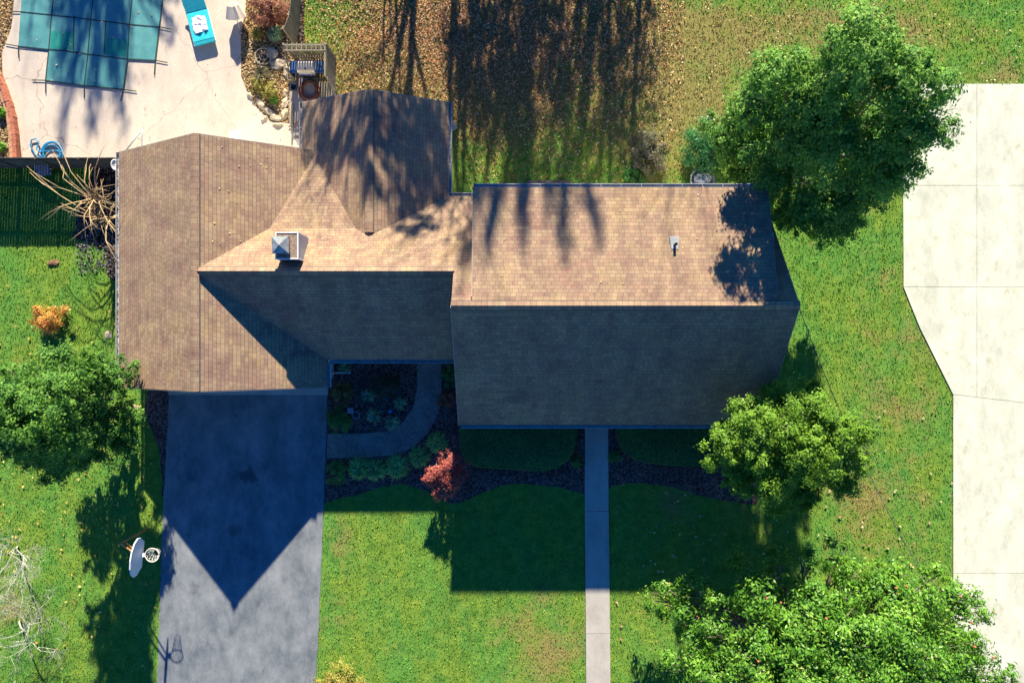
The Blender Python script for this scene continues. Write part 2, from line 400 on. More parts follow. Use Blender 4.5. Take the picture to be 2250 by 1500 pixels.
def blob_lobes(c, r, k, seed, rr=.45, flat=.8):
    rnd = random.Random(seed); out = []
    for i in range(k):
        d = Vector((rnd.gauss(0, 1), rnd.gauss(0, 1), abs(rnd.gauss(0, .8)))).normalized() * r * rnd.uniform(.3, .62)
        out.append((c[0] + d.x, c[1] + d.y, c[2] + d.z * flat, r * rr * rnd.uniform(.8, 1.15)))
    return out
def shrub(name, c, r, h, n, size, mat, seed, label, group=None, aspect=.6, cat='shrub', stems=7, up=.8):
    c = Vector(c); root = empty(name, c, label, cat, group)
    lobes = [(l[0], l[1], max(.12, l[2]), l[3]) for l in blob_lobes((c.x, c.y, h * .45), r, 9, seed, .5, h / (1.3 * r))]
    rnd = random.Random(seed); mb = MB()
    for l in rnd.sample(lobes, min(stems, len(lobes))):
        mb.tube([q - c for q in sway(c - Vector((0, 0, .05)), l[:3], 3, .08, rnd)], [.03, .022, .015, .008], 5)
    mb.build('stems', M_bark, root, smooth=True)
    foliage('foliage', lobes, n, size, mat, seed, root, 18, .42, aspect, up, c, flat=min(1, h / (1.2 * r)))
    return root
def clump(name, c, r, h, n, mat, seed, label, group=None, wdt=.022, cat='plant'):
    """strap-leaf clump: arching blades of three segments"""
    rng = np.random.default_rng(seed); a = rng.random(n) * 2 * PI; L = r * (.55 + .5 * rng.random(n)); hh = h * (.5 + .6 * rng.random(n)) * (1.25 - L / r * .5)
    d = np.stack([np.cos(a), np.sin(a), np.zeros(n)], 1); s = np.stack([-np.sin(a), np.cos(a), np.zeros(n)], 1)
    o = rng.normal(size=(n, 3)) * r * .08; o[:, 2] = 0
    def pt(t, z): return o + d * (L * t)[:, None] + np.array([0, 0, 1]) * (hh * z)[:, None]
    p = [pt(.0, 0), pt(.3, .8), pt(.68, 1.0), pt(1.0, .45)]; ws = [wdt * .7, wdt, wdt * .8, wdt * .1]
    q = []
    for i in range(3):
        q.append(np.stack([p[i] - s * ws[i], p[i] + s * ws[i], p[i + 1] + s * ws[i + 1], p[i + 1] - s * ws[i + 1]], 1))
    V = np.concatenate(q); rn = np.tile(rng.random(n), 3)
    o_ = np_mesh(name, V, 4, mat, {'rnd': rn}); o_.location = c
    return tag(o_, label, cat, group)

def sheet(name, pts, z, mat, t=.05, label=None, kind='structure', cat=None, jag=0):
    poly = []
    for i, (px, py) in enumerate(pts):
        a = P(px, py); b = P(*pts[(i + 1) % len(pts)])
        k = max(1, int((b - a).length / .35)) if jag else 1
        for j in range(k):
            q = a.lerp(b, j / k)
            if jag: q = q + Vector((mnoise.noise(q * 2.1), mnoise.noise(q * 2.1 + Vector((9, 3, 1))), 0)) * jag
            poly.append((q.x, q.y, z))
    o = MB().slab(poly, t).build(name, mat, None)
    me = o.data
    tag(o, label, cat, None, kind)
    return o

# ---------------------------------------------------------------- ground
def px_of(x, y): return 1125 + x / H * F, 750 - y / H * F
BLOBS = [(1930, 1120, 130, 160, .10), (1960, 700, 90, 160, .08), (1700, 90, 420, 90, .10), (760, 1200, 40, 60, .12), (1240, 1290, 60, 60, .12), (1050, 150, 260, 190, .45), (1450, 200, 120, 230, .32), (820, 220, 130, 160, .30), (1200, 1430, 110, 90, .26), (1700, 60, 300, 60, .18), (2000, 60, 200, 60, .12), (1480, 1120, 60, 40, .12), (1160, 1330, 40, 60, .10), (1830, 1060, 60, 80, .10), (1990, 900, 60, 50, .14),
         (1950, 150, 30, 70, .45), (2030, 760, 60, 130, .14), (1890, 1050, 50, 200, .14), (1500, 1160, 120, 80, .10), (745, 1250, 30, 180, .12),
         (2200, 170, 120, 30, .15), (30, 1330, 50, 60, .2), (150, 500, 200, 90, -.2), (900, 1300, 160, 90, -.06), (1140, 1200, 120, 90, -.05), (1580, 230, 90, 150, .16)]
def dryness(x, y):
    px, py = px_of(x, y); s = np.full_like(px, -.07)
    for cx, cy, sx, sy, a in BLOBS: s = s + a * np.exp(-((px - cx) / sx) ** 2 - ((py - cy) / sy) ** 2)
    return s
gx = np.concatenate([[-500, -150, -60], np.linspace(-33, 33, 200), [60, 150, 500]]); gy = np.concatenate([[-500, -150, -50], np.linspace(-24, 24, 150), [50, 150, 500]])
GX, GY = np.meshgrid(gx, gy); nx, ny = len(gx), len(gy)
gv = np.stack([GX, GY, np.zeros_like(GX)], -1).reshape(-1, 3)
idx = np.arange(nx * ny).reshape(ny, nx)
gf = np.stack([idx[:-1, :-1], idx[:-1, 1:], idx[1:, 1:], idx[1:, :-1]], -1).reshape(-1, 4)
me = bpy.data.meshes.new('ground'); me.from_pydata(gv.tolist(), [], gf.tolist()); me.update()
at = me.attributes.new('dry', 'FLOAT', 'POINT'); at.data.foreach_set('value', dryness(gv[:, 0], gv[:, 1]).astype(np.float32))
tag(link('ground', me, M_lawn), kind='structure')

# outlines of everything that is not turf (photo pixels at ground level)
CONC = [(2060, 185), (2400, 185), (2400, 1700), (2093, 1700), (2093, 862), (2060, 800), (2020, 720), (1984, 630), (1983, 185)]
ASPH = [(372, 866), (720, 866), (716, 1000), (711, 1110), (704, 1300), (694, 1500), (685, 1700), (335, 1700), (346, 1500), (358, 1150), (368, 950)]
WALK = [(1285, 930), (1335, 930), (1336, 1060), (1340, 1500), (1342, 1700), (1289, 1700), (1287, 1500), (1284, 1060)]
PATH = [(720, 952), (800, 952), (850, 946), (885, 928), (908, 895), (917, 850), (917, 700), (966, 700), (971, 860), (964, 905), (940, 952), (905, 984), (860, 1000), (800, 1004), (718, 1006)]
BED = [(716, 700), (1020, 700), (1020, 860), (1600, 860), (1640, 940), (1700, 1040), (1660, 1108), (1600, 1100), (1545, 1090), (1480, 1070), (1430, 1062), (1380, 1060), (1343, 1070), (1335, 1078),
       (1285, 1084), (1240, 1072), (1200, 1066), (1150, 1062), (1105, 1066), (1060, 1080), (1025, 1098), (990, 1106), (960, 1088), (920, 1070), (880, 1062), (835, 1070), (780, 1088), (708, 1106)]
DECK = [(45, -150), (550, -150), (540, 30), (530, 75), (531, 170), (545, 205), (567, 240), (595, 268), (636, 272), (700, 300), (700, 420), (280, 420), (260, 352), (50, 352), (44, 285), (30, 225), (8, 165), (6, 120), (28, 60)]
LBED = [(-150, -150), (45, -150), (28, 60), (6, 120), (8, 165), (30, 225), (44, 285), (50, 352), (-150, 352)]
RBED = [(550, -150), (648, -150), (648, 60), (632, 100), (660, 120), (740, 120), (740, 215), (700, 300), (636, 272), (595, 268), (567, 240), (545, 205), (531, 170), (530, 75), (540, 30)]
SOIL = [(215, 352), (380, 352), (380, 620), (258, 620), (236, 600), (232, 545), (160, 520), (180, 440)]
SIDE = [(330, 850), (372, 860), (368, 960), (362, 1090), (358, 1090), (352, 1000), (335, 950), (318, 900)]
FSTRIP = [(652, -100), (672, -100), (668, 100), (654, 100)]  # narrow dark strip along the foot of the curving fence
HOUSE = [(330, 350), (700, 350), (700, 270), (1000, 270), (1000, 440), (1640, 440), (1640, 905), (1030, 905), (1030, 780), (740, 780), (740, 860), (330, 860)]
sheet('garden_bed', BED, .030, M_mulch, .1, jag=.12)
sheet('planting_bed', RBED, .03, M_soil, .1, jag=.08); sheet('leafy_bed', LBED, .03, M_soil, .1)
sheet('bare_soil', SOIL, .026, M_dsoil, .1, jag=.25); sheet('dark_strip', FSTRIP, .022, M_dsoil, .1, jag=.1); sheet('side_bed', SIDE, .018, M_mulch, .1, jag=.12)
sheet('pool_deck', DECK, .07, M_deck, .1)
sheet('asphalt_driveway', ASPH, .045, M_asph, .1, jag=.05)
sheet('curved_path', PATH, .06, M_agg, .1, jag=.02)
WB = [(1285, 1336), (1284.5, 1337), (1287, 1340), (1289, 1342)]; WY = [930, 1122, 1390, 1700]
WALK_BAYS = [[(WB[i][0], WY[i]), (WB[i][1], WY[i]), (WB[i + 1][1], WY[i + 1]), (WB[i + 1][0], WY[i + 1])] for i in range(3)]
# concrete drive made of poured bays with open joints between them
def bays(name, polys, z, mat):
    mb = MB()
    for p in polys:
        q = [P(*a) for a in p]; c = sum(q, Vector()) / len(q)
        mb.slab([(a + (c - a).normalized() * .012).to_tuple()[:2] + (z,) for a in q], .12)
    return tag(mb.build(name, mat), kind='structure')
sheet('drive_base', CONC, .012, M_dsoil, .1)
bays('concrete_driveway', [[(1983, 185), (2145, 185), (2145, 408), (1983, 408)], [(2145, 185), (2400, 185), (2400, 408), (2145, 408)],
     [(1983, 408), (2145, 408), (2145, 630), (1984, 630)], [(2145, 408), (2400, 408), (2400, 630), (2145, 630)],
     [(1984, 630), (2145, 630), (2145, 872), (2093, 866), (2060, 800), (2020, 720)], [(2145, 630), (2400, 630), (2400, 902), (2145, 872)],
     [(2093, 866), (2145, 872), (2400, 902), (2400, 1258), (2093, 1258)], [(2093, 1258), (2400, 1258), (2400, 1700), (2093, 1700)]], .055, M_conc)
sheet('walk_base', WALK, .02, M_dsoil, .1); bays('front_walk', WALK_BAYS, .075, M_walk)
sheet('garage_apron', [(372, 846), (722, 846), (722, 867), (372, 867)], .10, M_walk, .15)
sheet('grill_pad', [(637, 168), (700, 168), (700, 320), (655, 320), (637, 268)], .085, concrete_mat('pad_concrete', (.25, .22, .21), (.36, .31, .28), (.7, .65, .7), 1, 20, .2), .12)

# turf blades
def in_poly(x, y, poly):
    r = np.zeros(len(x), bool); n = len(poly)
    for i in range(n):
        x1, y1 = poly[i]; x2, y2 = poly[(i + 1) % n]
        if y1 == y2: continue
        c = ((y1 > y) != (y2 > y)) & (x < (x2 - x1) * (y - y1) / (y2 - y1) + x1)
        r ^= c
    return r
rng = np.random.default_rng(3)
NT = 260000
tx = rng.uniform(-29, 29, NT); ty = rng.uniform(-20, 20, NT); qx, qy = px_of(tx, ty)
jx = qx + rng.normal(size=NT) * 3; jy = qy + rng.normal(size=NT) * 3
bad = np.zeros(NT, bool)
for pl in (CONC, ASPH, WALK, BED, DECK, LBED, RBED, HOUSE, SOIL, SIDE, FSTRIP): bad |= in_poly(jx, jy, pl)
tx, ty, qx, qy = tx[~bad], ty[~bad], qx[~bad], qy[~bad]
n = len(tx); a = rng.random(n) * 2 * PI; hgt = .035 + .05 * rng.random(n); wd = .016 + .022 * rng.random(n)
lean = .06 * rng.random(n); ax, ay = np.cos(a), np.sin(a)
b0 = np.stack([tx - ay * wd, ty + ax * wd, np.zeros(n)], 1); b1 = np.stack([tx + ay * wd, ty - ax * wd, np.zeros(n)], 1); b2 = np.stack([tx + ax * lean, ty + ay * lean, hgt], 1)
tag(np_mesh('grass', np.stack([b0, b1, b2], 1), 3, M_blade, {'rnd': rng.random(n), 'dry': dryness(tx, ty)}), 'short green and tan turf covering the yard round the house', 'grass', kind='stuff')

# fallen leaves
def litter(name, pts, size, stops, label, seed, z=.05, rough=.8):
    r = np.random.default_rng(seed); n = len(pts); c = np.concatenate([pts, (z + .03 * r.random((n, 1)))], 1)
    nr = np.array([0, 0, 1.]) + r.normal(size=(n, 3)) * .35
    V = leaf_quads(c, nr, size * (.6 + .8 * r.random(n)), .7, r)
    return tag(np_mesh(name, V, 4, leaf_mat(name + '_colour', stops, rough, .15, .2), {'rnd': r.random(n)}), label, 'fallen leaves', kind='stuff')
def sample(n, w_, box, seed, excl=()):
    r = np.random.default_rng(seed); out = []
    while sum(len(o) for o in out) < n:
        x = r.uniform(box[0], box[1], n * 2); y = r.uniform(box[2], box[3], n * 2); k = r.random(n * 2) < w_(x, y)
        for e in excl: k &= ~in_poly(x, y, e)
        out.append(np.stack([x[k], y[k]], 1))
    p = np.concatenate(out)[:n]
    return np.stack([(p[:, 0] - 1125) * H / F, (750 - p[:, 1]) * H / F], 1)
NOL = (DECK, LBED, RBED, HOUSE)
w1 = lambda x, y: np.clip(1.1 * np.exp(-(np.abs(x - 1090) / 330) ** 3 - (np.maximum(y, 0) / 210) ** 2) + .10 * np.exp(-((x - 1100) / 420) ** 2 - ((y - 200) / 250) ** 2), 0, 1)
litter('brown_leaves', sample(44000, w1, (668, 1500, -60, 420), 5, NOL), .085,
       [(0, (.12, .06, .045)), (.3, (.34, .15, .06)), (.6, (.48, .24, .11)), (.85, (.62, .40, .22)), (1, (.80, .62, .44))], 'thick brown leaf litter over the back lawn', 5)
w2 = lambda x, y: .10 + np.exp(-(np.abs(y - 1000) / 260) ** 2)
litter('yellow_leaves', sample(420, w2, (-20, 345, 560, 1520), 6, (SIDE, ASPH)), .13, [(0, (.40, .17, .04)), (.5, (.60, .38, .08)), (1, (.75, .58, .25))], 'scattered yellow leaves on the left lawn', 6, .07)
litter('tan_leaves', sample(330, lambda x, y: x * 0 + .5, (1345, 2090, 880, 1500), 7, (CONC, BED)), .16, [(0, (.30, .18, .10)), (.5, (.48, .36, .20)), (1, (.65, .52, .34))], 'large tan leaves on the lawn right of the front walk', 7, .07)
litter('lawn_leaves', sample(1500, lambda x, y: x * 0 + .4, (1250, 2240, -10, 420), 8, (CONC, HOUSE)), .09, [(0, (.35, .18, .08)), (.5, (.55, .42, .2)), (1, (.7, .62, .48))], 'thin scatter of leaves on the upper right lawn', 8, .07)
litter('bed_leaves', np.concatenate([sample(2600, lambda x, y: x * 0 + .6, (528, 660, -10, 272), 9, (DECK, [(636, 165), (740, 165), (740, 330), (636, 330)])), sample(900, lambda x, y: x * 0 + .6, (-10, 44, -10, 350), 10, (DECK,))]), .09,
       [(0, (.24, .12, .05)), (.4, (.42, .26, .10)), (.8, (.62, .48, .26)), (1, (.75, .62, .42))], 'tan leaf litter in the planting beds round the pool deck', 9)
litter('garden_leaves', sample(700, lambda x, y: x * 0 + .5, (725, 1640, 795, 1100), 11, ([(990, 860), (1640, 860), (1640, 925), (1000, 925)], WALK)), .07, [(0, (.22, .10, .06)), (.5, (.40, .22, .10)), (1, (.6, .42, .2))], 'small brown leaves on the front mulch bed', 11)
litter('deck_leaves', sample(90, lambda x, y: x * 0 + .5, (50, 640, 0, 350), 12, (RBED,)), .07, [(0, (.30, .12, .06)), (1, (.5, .3, .15))], 'a few dry leaves on the pool deck', 12, .08)

litter('cover_leaves', sample(26, lambda x, y: x * 0 + .5, (60, 345, 0, 180), 15, ([(0, 100), (107, 110), (100, 300), (0, 300)], [(280, 130), (400, 130), (400, 300), (272, 300)])), .10, [(0, (.30, .12, .06)), (.5, (.6, .4, .2)), (1, (.75, .65, .55))], 'a few dry leaves lying on the teal pool cover', 15, .13)
# ---------------------------------------------------------------- house
house = empty('house', (0, 0, 0), 'L-shaped house under tan shingle roofs in the middle of the plot', 'house')
ZR, ZE = 5.73, 2.70
RT = .16
MX0, MX1, MY0, MYR, MY1 = -2.59, 12.22, -4.06, 1.50, 7.08       # main block
MZ = 7.0; SL = .77
LX0, LXR, LX1, LY0, LY1 = -19.15, -14.09, -9.02, -2.22, 9.22    # garage wing
WX0, WXR, WX1, WY1, WZ = -10.21, -6.62, -3.11, 11.65, 4.42      # rear wing
CY = 3.11; CY0 = -.89                                            # link block ridge and front eave
zrear = lambda y: MZ - SL * (y - MYR)
def roof(poly, t=RT): return MB().slab(poly, t).build('roof', M_sh, house, uv=True)
roof([(MX0, MY0, MZ - SL * (MYR - MY0)), (MX1, MY0, MZ - SL * (MYR - MY0)), (MX1, MYR, MZ), (MX0, MYR, MZ)])
roof([(MX0, MYR, MZ), (MX1, MYR, MZ), (MX1, MY1, zrear(MY1)), (MX0, MY1, zrear(MY1))])
DX0, DX1, DY1, DZ = -1.70, 11.33, 6.82, 5.72                      # rear shed dormer
roof([(DX0, MYR + .12, MZ + .02), (DX1, MYR + .12, MZ + .02), (DX1, DY1, DZ), (DX0, DY1, DZ)], .2)
roof([(LXR, CY0, ZE), (-2.28, CY0, ZE), (-2.28, CY, zrear(CY)), (LXR, CY, zrear(CY))])
roof([(LXR, CY, zrear(CY)), (MX0 - .002, CY, zrear(CY)), (MX0 - .002, MY1, zrear(MY1)), (LXR, MY1, zrear(MY1))])
roof([(-12.4, 5.3, zrear(5.3) + .004), (-6.7, 5.3, zrear(5.3) + .004), (-6.7, 9.17, 2.96), (-12.4, 9.17, 2.96)], .1)
roof([(LX0, LY0, ZE), (LXR, LY0, ZR), (LXR, LY1, ZR), (LX0, LY1, ZE)])
roof([(LXR, LY0, ZR), (LX1, LY0, ZE), (LX1, LY1, ZE), (LXR, LY1, ZR)])
roof([(WX0, 5.0, ZE), (WXR, 4.7, WZ), (WXR, WY1, WZ), (WX0, WY1, ZE)])
roof([(WXR, 4.7, WZ), (WX1, 5.0, ZE), (WX1, WY1, ZE), (WXR, WY1, WZ)])
# fascia boards under the rakes
M_fas = simple('fascia_paint', (.30, .27, .24), .6, .1, 3)
def rake(a, b):
    MB().bar(Vector(a) - Vector((0, 0, .13)), Vector(b) - Vector((0, 0, .13)), .035, .2).build('fascia', M_fas, house)
for y in (LY0 - .02, LY1 + .02): rake((LX0, y, ZE), (LXR, y, ZR)); rake((LXR, y, ZR), (LX1 if y < 0 else -9.6, y, ZE if y < 0 else 3.03))
rake((WX0, WY1 + .02, ZE), (WXR, WY1 + .02, WZ)); rake((WXR, WY1 + .02, WZ), (WX1, WY1 + .02, ZE))
for x in (MX0 - .02, MX1 + .02): rake((x, MY0, MZ - SL * (MYR - MY0)), (x, MYR, MZ))
rake((MX1 + .02, MYR, MZ), (MX1 + .02, MY1, zrear(MY1)))
for x in (DX0 - .02, DX1 + .02): rake((x, MYR + .4, MZ - .05), (x, DY1, DZ))
# ridge caps: raised shingle caps with a thin dark strip along each edge
M_edgestrip = simple('dark_edge_strip', (.10, .10, .09), .8, .3)
def cap(a, b, s1, s2, hw=.19, lift=.07):
    """s1,s2: roof slopes either side (left/right of a->b)"""
    a = Vector(a); b = Vector(b); d = (b - a).normalized(); side = Vector((-d.y, d.x, 0)); rise = Vector((0, 0, lift))
    prof = [side * hw + Vector((0, 0, -hw * s1)), Vector((0, 0, .02)), -side * hw + Vector((0, 0, -hw * s2))]
    vs = []
    for p in (a, b):
        for q in prof: vs += [p + q + rise]
        for q in reversed(prof): vs += [p + q - Vector((0, 0, .02))]
    o = MB().add(vs, [(5, 4, 3, 2, 1, 0), (6, 7, 8, 9, 10, 11)] + [(i, (i + 1) % 6, (i + 1) % 6 + 6, i + 6) for i in range(6)]).build('ridge_cap', M_cap, house, uv=False, fix=True)
    h2 = hw + .03; prof = [side * h2 + Vector((0, 0, -h2 * s1)), Vector((0, 0, .02)), -side * h2 + Vector((0, 0, -h2 * s2))]; vs = []
    for p in (a + d * .02, b - d * .02):
        for q in prof: vs += [p + q + Vector((0, 0, lift - .03))]
        for q in reversed(prof): vs += [p + q - Vector((0, 0, .03))]
    MB().add(vs, [(5, 4, 3, 2, 1, 0), (6, 7, 8, 9, 10, 11)] + [(i, (i + 1) % 6, (i + 1) % 6 + 6, i + 6) for i in range(6)]).build('dark_edge_strip', M_edgestrip, o, fix=True)
    return o
def cap_uv(o, axis):
    me = o.data; u = me.uv_layers.new(name='UVMap')
    for l in me.loops:
        c = me.vertices[l.vertex_index].co; u.data[l.index].uv = ((c.y, c.x) if axis == 'x' else (c.x, c.y))
cap_uv(cap((LXR, LY0 + .0, ZR), (LXR, LY1, ZR), .6, .6), 'y')
cap_uv(cap((LXR + .21, CY, zrear(CY)), (MX0 + .05, CY, zrear(CY)), .77, .757), 'x')
cap_uv(cap((MX0, MYR + .02, MZ + .02), (MX1, MYR + .02, MZ + .02), .24, .77), 'x')
cap_uv(cap((WXR, 5.05, WZ), (WXR, WY1, WZ), .48, .48), 'y')

# walls
def wallp(prof, axis, a, b): return MB().prism(prof, axis, a, b).build('wall', M_siding, house, fix=True)
wl = wallp([(LX0 + .35, 0), (LX1 - .35, 0), (LX1 - .35, ZE + .0), (LXR, ZR - .2), (LX0 + .35, ZE + .0)], 'y', LY0 + .3, LY1 - .3)
wallp([(WX0 + .35, 0), (WX1 - .35, 0), (WX1 - .35, ZE - .02), (WXR, WZ - .2), (WX0 + .35, ZE - .02)], 'y', 6.0, WY1 - .3)
wallp([(CY0 + .35, 0), (6.7, 0), (6.7, 2.8), (CY, ZR - .25), (CY0 + .35, 2.75)], 'x', -9.6, -2.3)
wallp([(MY0 + .4, 0), (6.69, 0), (6.69, 2.80), (MYR, MZ - .22), (MY0 + .4, 2.82)], 'x', MX0 + .34, MX1 - .34)
wallp([(MYR + 1, 4.5), (6.5, 2.9), (6.5, DZ - .13), (MYR + 1, MZ - .45)], 'x', DX0 + .25, DX1 - .25)
# windows and doors
def window(c, nrm, w_=1.0, h_=1.3):
    c = Vector(c); n_ = Vector(nrm); s = Vector((-n_.y, n_.x, 0)); rz = math.atan2(s.y, s.x)
    o = MB(); 
    for k in (-1, 1):
        o.box(c + s * k * (w_ / 2 + .04) + n_ * .02, (.08, .08, h_ + .16), rz); o.box(c + Vector((0, 0, k * (h_ / 2 + .04))) + n_ * .02, (w_, .08, .08), rz)
    o.box(c + n_ * .02, (w_, .05, .05), rz)
    f = o.build('window', M_white, house); MB().box(c + n_ * .005, (w_, .03, h_), rz).build('pane', M_glass, f)
for x in (.2, 2.0, 7.2, 9.0, 10.6): window((x, MY0 + .4, 1.5), (0, -1, 0))
for x in (0, 2.6, 5.2, 7.8, 10.2): window((x, 6.5, 4.7), (0, 1, 0), .9, .9)
for y in (-1.5, 1.5, 4.5): window((MX1 - .34, y, 1.5), (1, 0, 0)); window((MX1 - .34, y if y != -1.5 else 3.2, 4.3), (1, 0, 0), .8, .9) if y > 0 else None
for x in (-8.2, -6.0): window((x, CY0 + .35, 1.5), (0, -1, 0))
for x in (-5.3, -7.8): window((x, WY1 - .3, 1.5), (0, 1, 0))
for y in (0.5, 3.2): window((LX0 + .35, y, 1.5), (-1, 0, 0))
d = MB().box((4.42, MY0 + .38, 1.1), (1.0, .06, 2.1)).build('front_door', simple('door_red', (.20, .03, .03), .5, .1), house)
MB().box((4.8, MY0 + .33, 1.05), (.05, .05, .14)).build('handle', M_steel, d)
for x in (-16.5, -11.9):
    g = MB()
    for k in range(4): g.box((x, LY0 + .28, .3 + k * .55), (4.0, .05, .53))
    g.build('garage_door', M_white, house)
# gutters: open troughs with hangers, leaves lying in them
def gutter(a, b, side, leaves=0, z=ZE, brack=True):
    a = Vector((*a, z)); b = Vector((*b, z)); sd_ = Vector((*side, 0)); d = (b - a).normalized()
    mb = MB(); w_ = .13; o = sd_ * .02 - Vector((0, 0, .04))
    def plank(off1, off2, t):
        v = [a + o + off1, b + o + off1, b + o + off2, a + o + off2]; q = [x - t for x in v]
        mb.add(v + q, [(0, 1, 2, 3), (7, 6, 5, 4), (0, 4, 5, 1), (1, 5, 6, 2), (2, 6, 7, 3), (3, 7, 4, 0)])
    Z = Vector((0, 0, 1))
    plank(sd_ * w_ + Z * .05, sd_ * (w_ + .025) + Z * .05, Z * .14)         # front lip
    plank(sd_ * 0 - Z * .08, sd_ * w_ - Z * .08, Z * .012)                     # bottom
    plank(Z * .03, sd_ * .012 + Z * .03, Z * .11)
    for e in (a, b): mb.box(e + o + sd_ * w_ * .5 - Z * .02, (abs(sd_.x) * w_ + abs(d.x) * .015, abs(sd_.y) * w_ + abs(d.y) * .015, .13))
    L = (b - a).length
    for k in range(int(L / .9) + 1):
        p = a + d * (.25 + k * .9)
        if (p - a).length < L: mb.box(p + o + sd_ * w_ * .5 + Z * .045, (abs(sd_.x) * w_ + abs(d.x) * .02, abs(sd_.y) * w_ + abs(d.y) * .02, .012))
    g = mb.build('gutter', M_gut, house, fix=True)
    if leaves:
        r = np.random.default_rng(int(L * 100)); n = int(L * leaves); t = r.random(n)
        c = np.outer(1 - t, np.array(a + o)) + np.outer(t, np.array(b + o)) + np.outer(r.random(n) * w_, np.array(sd_)); c[:, 2] += -.03 + .05 * r.random(n)
        V = leaf_quads(c, np.array([0, 0, 1.]) + r.normal(size=(n, 3)) * .4, .06 * (.6 + .8 * r.random(n)), .7, r)
        lv = np_mesh('gutter_leaves', V, 4, leaf_mat('gutter_leaf', [(0, (.12, .05, .03)), (.5, (.34, .20, .10)), (1, (.6, .45, .28))], .8, .1, .2), {'rnd': r.random(n)}, g)
        lv['kind'] = 'stuff'
M_gut = simple('gutter_white', (.44, .45, .45), .4, .1, 3)
gutter((LX0, LY0), (LX0, LY1), (-1, 0), 30)
gutter((LX1, LY0), (LX1, CY0 - .14), (1, 0), 20)
gutter((LX1 + .15, CY0), (MX0 + .3, CY0), (0, -1), 25)
gutter((MX0 + .1, MY0), (MX1, MY0), (0, -1), 12)
gutter((WX0, LY1 + .05), (WX0, WY1), (-1, 0), 35)
gutter((WX1, MY1 + .15), (WX1, WY1), (1, 0), 30)
gutter((WX1, MY1), (DX0 - .1, MY1), (0, 1), 15)
gutter((DX0, DY1), (DX1, DY1), (0, 1), 6, DZ)
for p in ((LX1 - .25, CY0 - .35), ): MB().tube([(p[0] + .4, p[1] - .2, ZE - .15), (p[0] + .03, p[1] - .4, ZE - .6), (p[0] + .03, p[1] - .4, .25), (p[0] + .8, p[1] - .4, .12)], .045, 8).build('downspout', M_white, house)
MB().tube([(MX1 - .4, MY0 - .1, ZE - .1), (MX1 - .4, MY0 + .33, ZE - .6), (MX1 - .4, MY0 + .33, .1)], .04, 8).build('downspout', M_white, house)
# chimney chase with metal cap
ch = MB(); cx0, cx1, cy0, cy1, cz = -10.33, -9.37, 3.62, 4.76, 6.1
ch.box(((cx0 + cx1) / 2, (cy0 + cy1) / 2, 4.9), (cx1 - cx0, cy1 - cy0, 2.38))
chim = ch.build('chimney', M_chase, house)
t = MB()
for x in (cx0, cx1): t.box((x, (cy0 + cy1) / 2, cz + .01), (.05, cy1 - cy0 + .05, .07)); 
for y in (cy0, cy1): t.box(((cx0 + cx1) / 2, y, cz + .01), (cx1 - cx0 - .05, .05, .07))
for x in (cx0, cx1):
    for y in (cy0, cy1): t.box((x, y, 5.4), (.05, .05, 1.30))
t.build('trim', M_white, chim)
MB().box(((cx0 + cx1) / 2, (cy0 + cy1) / 2, cz + .003), (cx1 - cx0 - .06, cy1 - cy0 - .06, .03)).build('top_pan', simple('stained_pan', (.26, .19, .14), .7, .5, 7), chim)
t = MB(); c0 = Vector((-10.02, 4.22, cz)); 
tl = Matrix.Rotation(R(7), 3, 'X') @ Matrix.Rotation(R(-5), 3, 'Y')
q = [c0 + tl @ Vector((a * .37, b * .37, .33)) for a, b in ((-1, -1), (1, -1), (1, 1), (-1, 1))] + [c0 + tl @ Vector((a * .37, b * .37, .27)) for a, b in ((-1, -1), (1, -1), (1, 1), (-1, 1))] + [c0 + tl @ Vector((0, 0, .46))]
t.add(q, [(0, 1, 8), (1, 2, 8), (2, 3, 8), (3, 0, 8), (0, 4, 5, 1), (1, 5, 6, 2), (2, 6, 7, 3), (3, 7, 4, 0), (7, 6, 5, 4)])
t.build('rain_cap', simple('galvanised', (.42, .44, .40), .45, .35, 5, .5), chim)
M_flue = simple('dark_flue', (.06, .06, .07), .6, .3)
MB().lathe(c0, [(.16, 0), (.16, .29)], 16).build('flue', M_flue, chim)
for a, b in ((-1, -1), (1, -1), (1, 1), (-1, 1)): MB().box(c0 + Vector((a * .3, b * .3, .14)), (.03, .03, .28)).build('cap_leg', M_flue, chim)
# vent pipe
vy = 4.3; vz = MZ + .02 - (vy - MYR - .12) * (MZ + .02 - DZ) / (DY1 - MYR - .12)
vp = MB().lathe((7.05, vy - .12, vz - .1), [(.06, 0), (.06, .48), (.045, .48), (.045, .42)], 14).build('vent_pipe', M_black, house)
MB().slab([(6.9, vy - .3, vz + .10), (7.2, vy - .3, vz + .10), (7.26, vy + .26, vz + .0), (6.84, vy + .26, vz + .0)], .05).build('flashing', simple('lead_flashing', (.30, .32, .33), .5, .2), vp)
# small things lying on the roof: a few leaves
r = np.random.default_rng(44); pts = []
for _ in range(42):
    x = r.uniform(-12, -3.5); y = r.uniform(3.6, 5.2); pts.append((x, y, zrear(y) + .03))
for _ in range(25):
    x = r.uniform(-13.7, -11); y = r.uniform(4, 9); pts.append((x, y, ZR - .6 * (x - LXR) + .03))
for _ in range(25):
    x = r.uniform(-.5, 11); y = r.uniform(2, 6.6); pts.append((x, y, MZ + .02 - (y - 1.62) * .25 + .03))
c = np.array(pts); o = np_mesh('roof_leaves', leaf_quads(c, np.array([0, .4, 1.]) + r.normal(size=(len(c), 3)) * .2, .07 * (.6 + .8 * r.random(len(c))), .7, r), 4, leaf_mat('roof_leaf', [(0, (.45, .25, .1)), (1, (.8, .7, .4))], .8, .1), {'rnd': r.random(len(c))})
tag(o, 'odd dry leaves caught on the shingles', 'fallen leaves', kind='stuff')

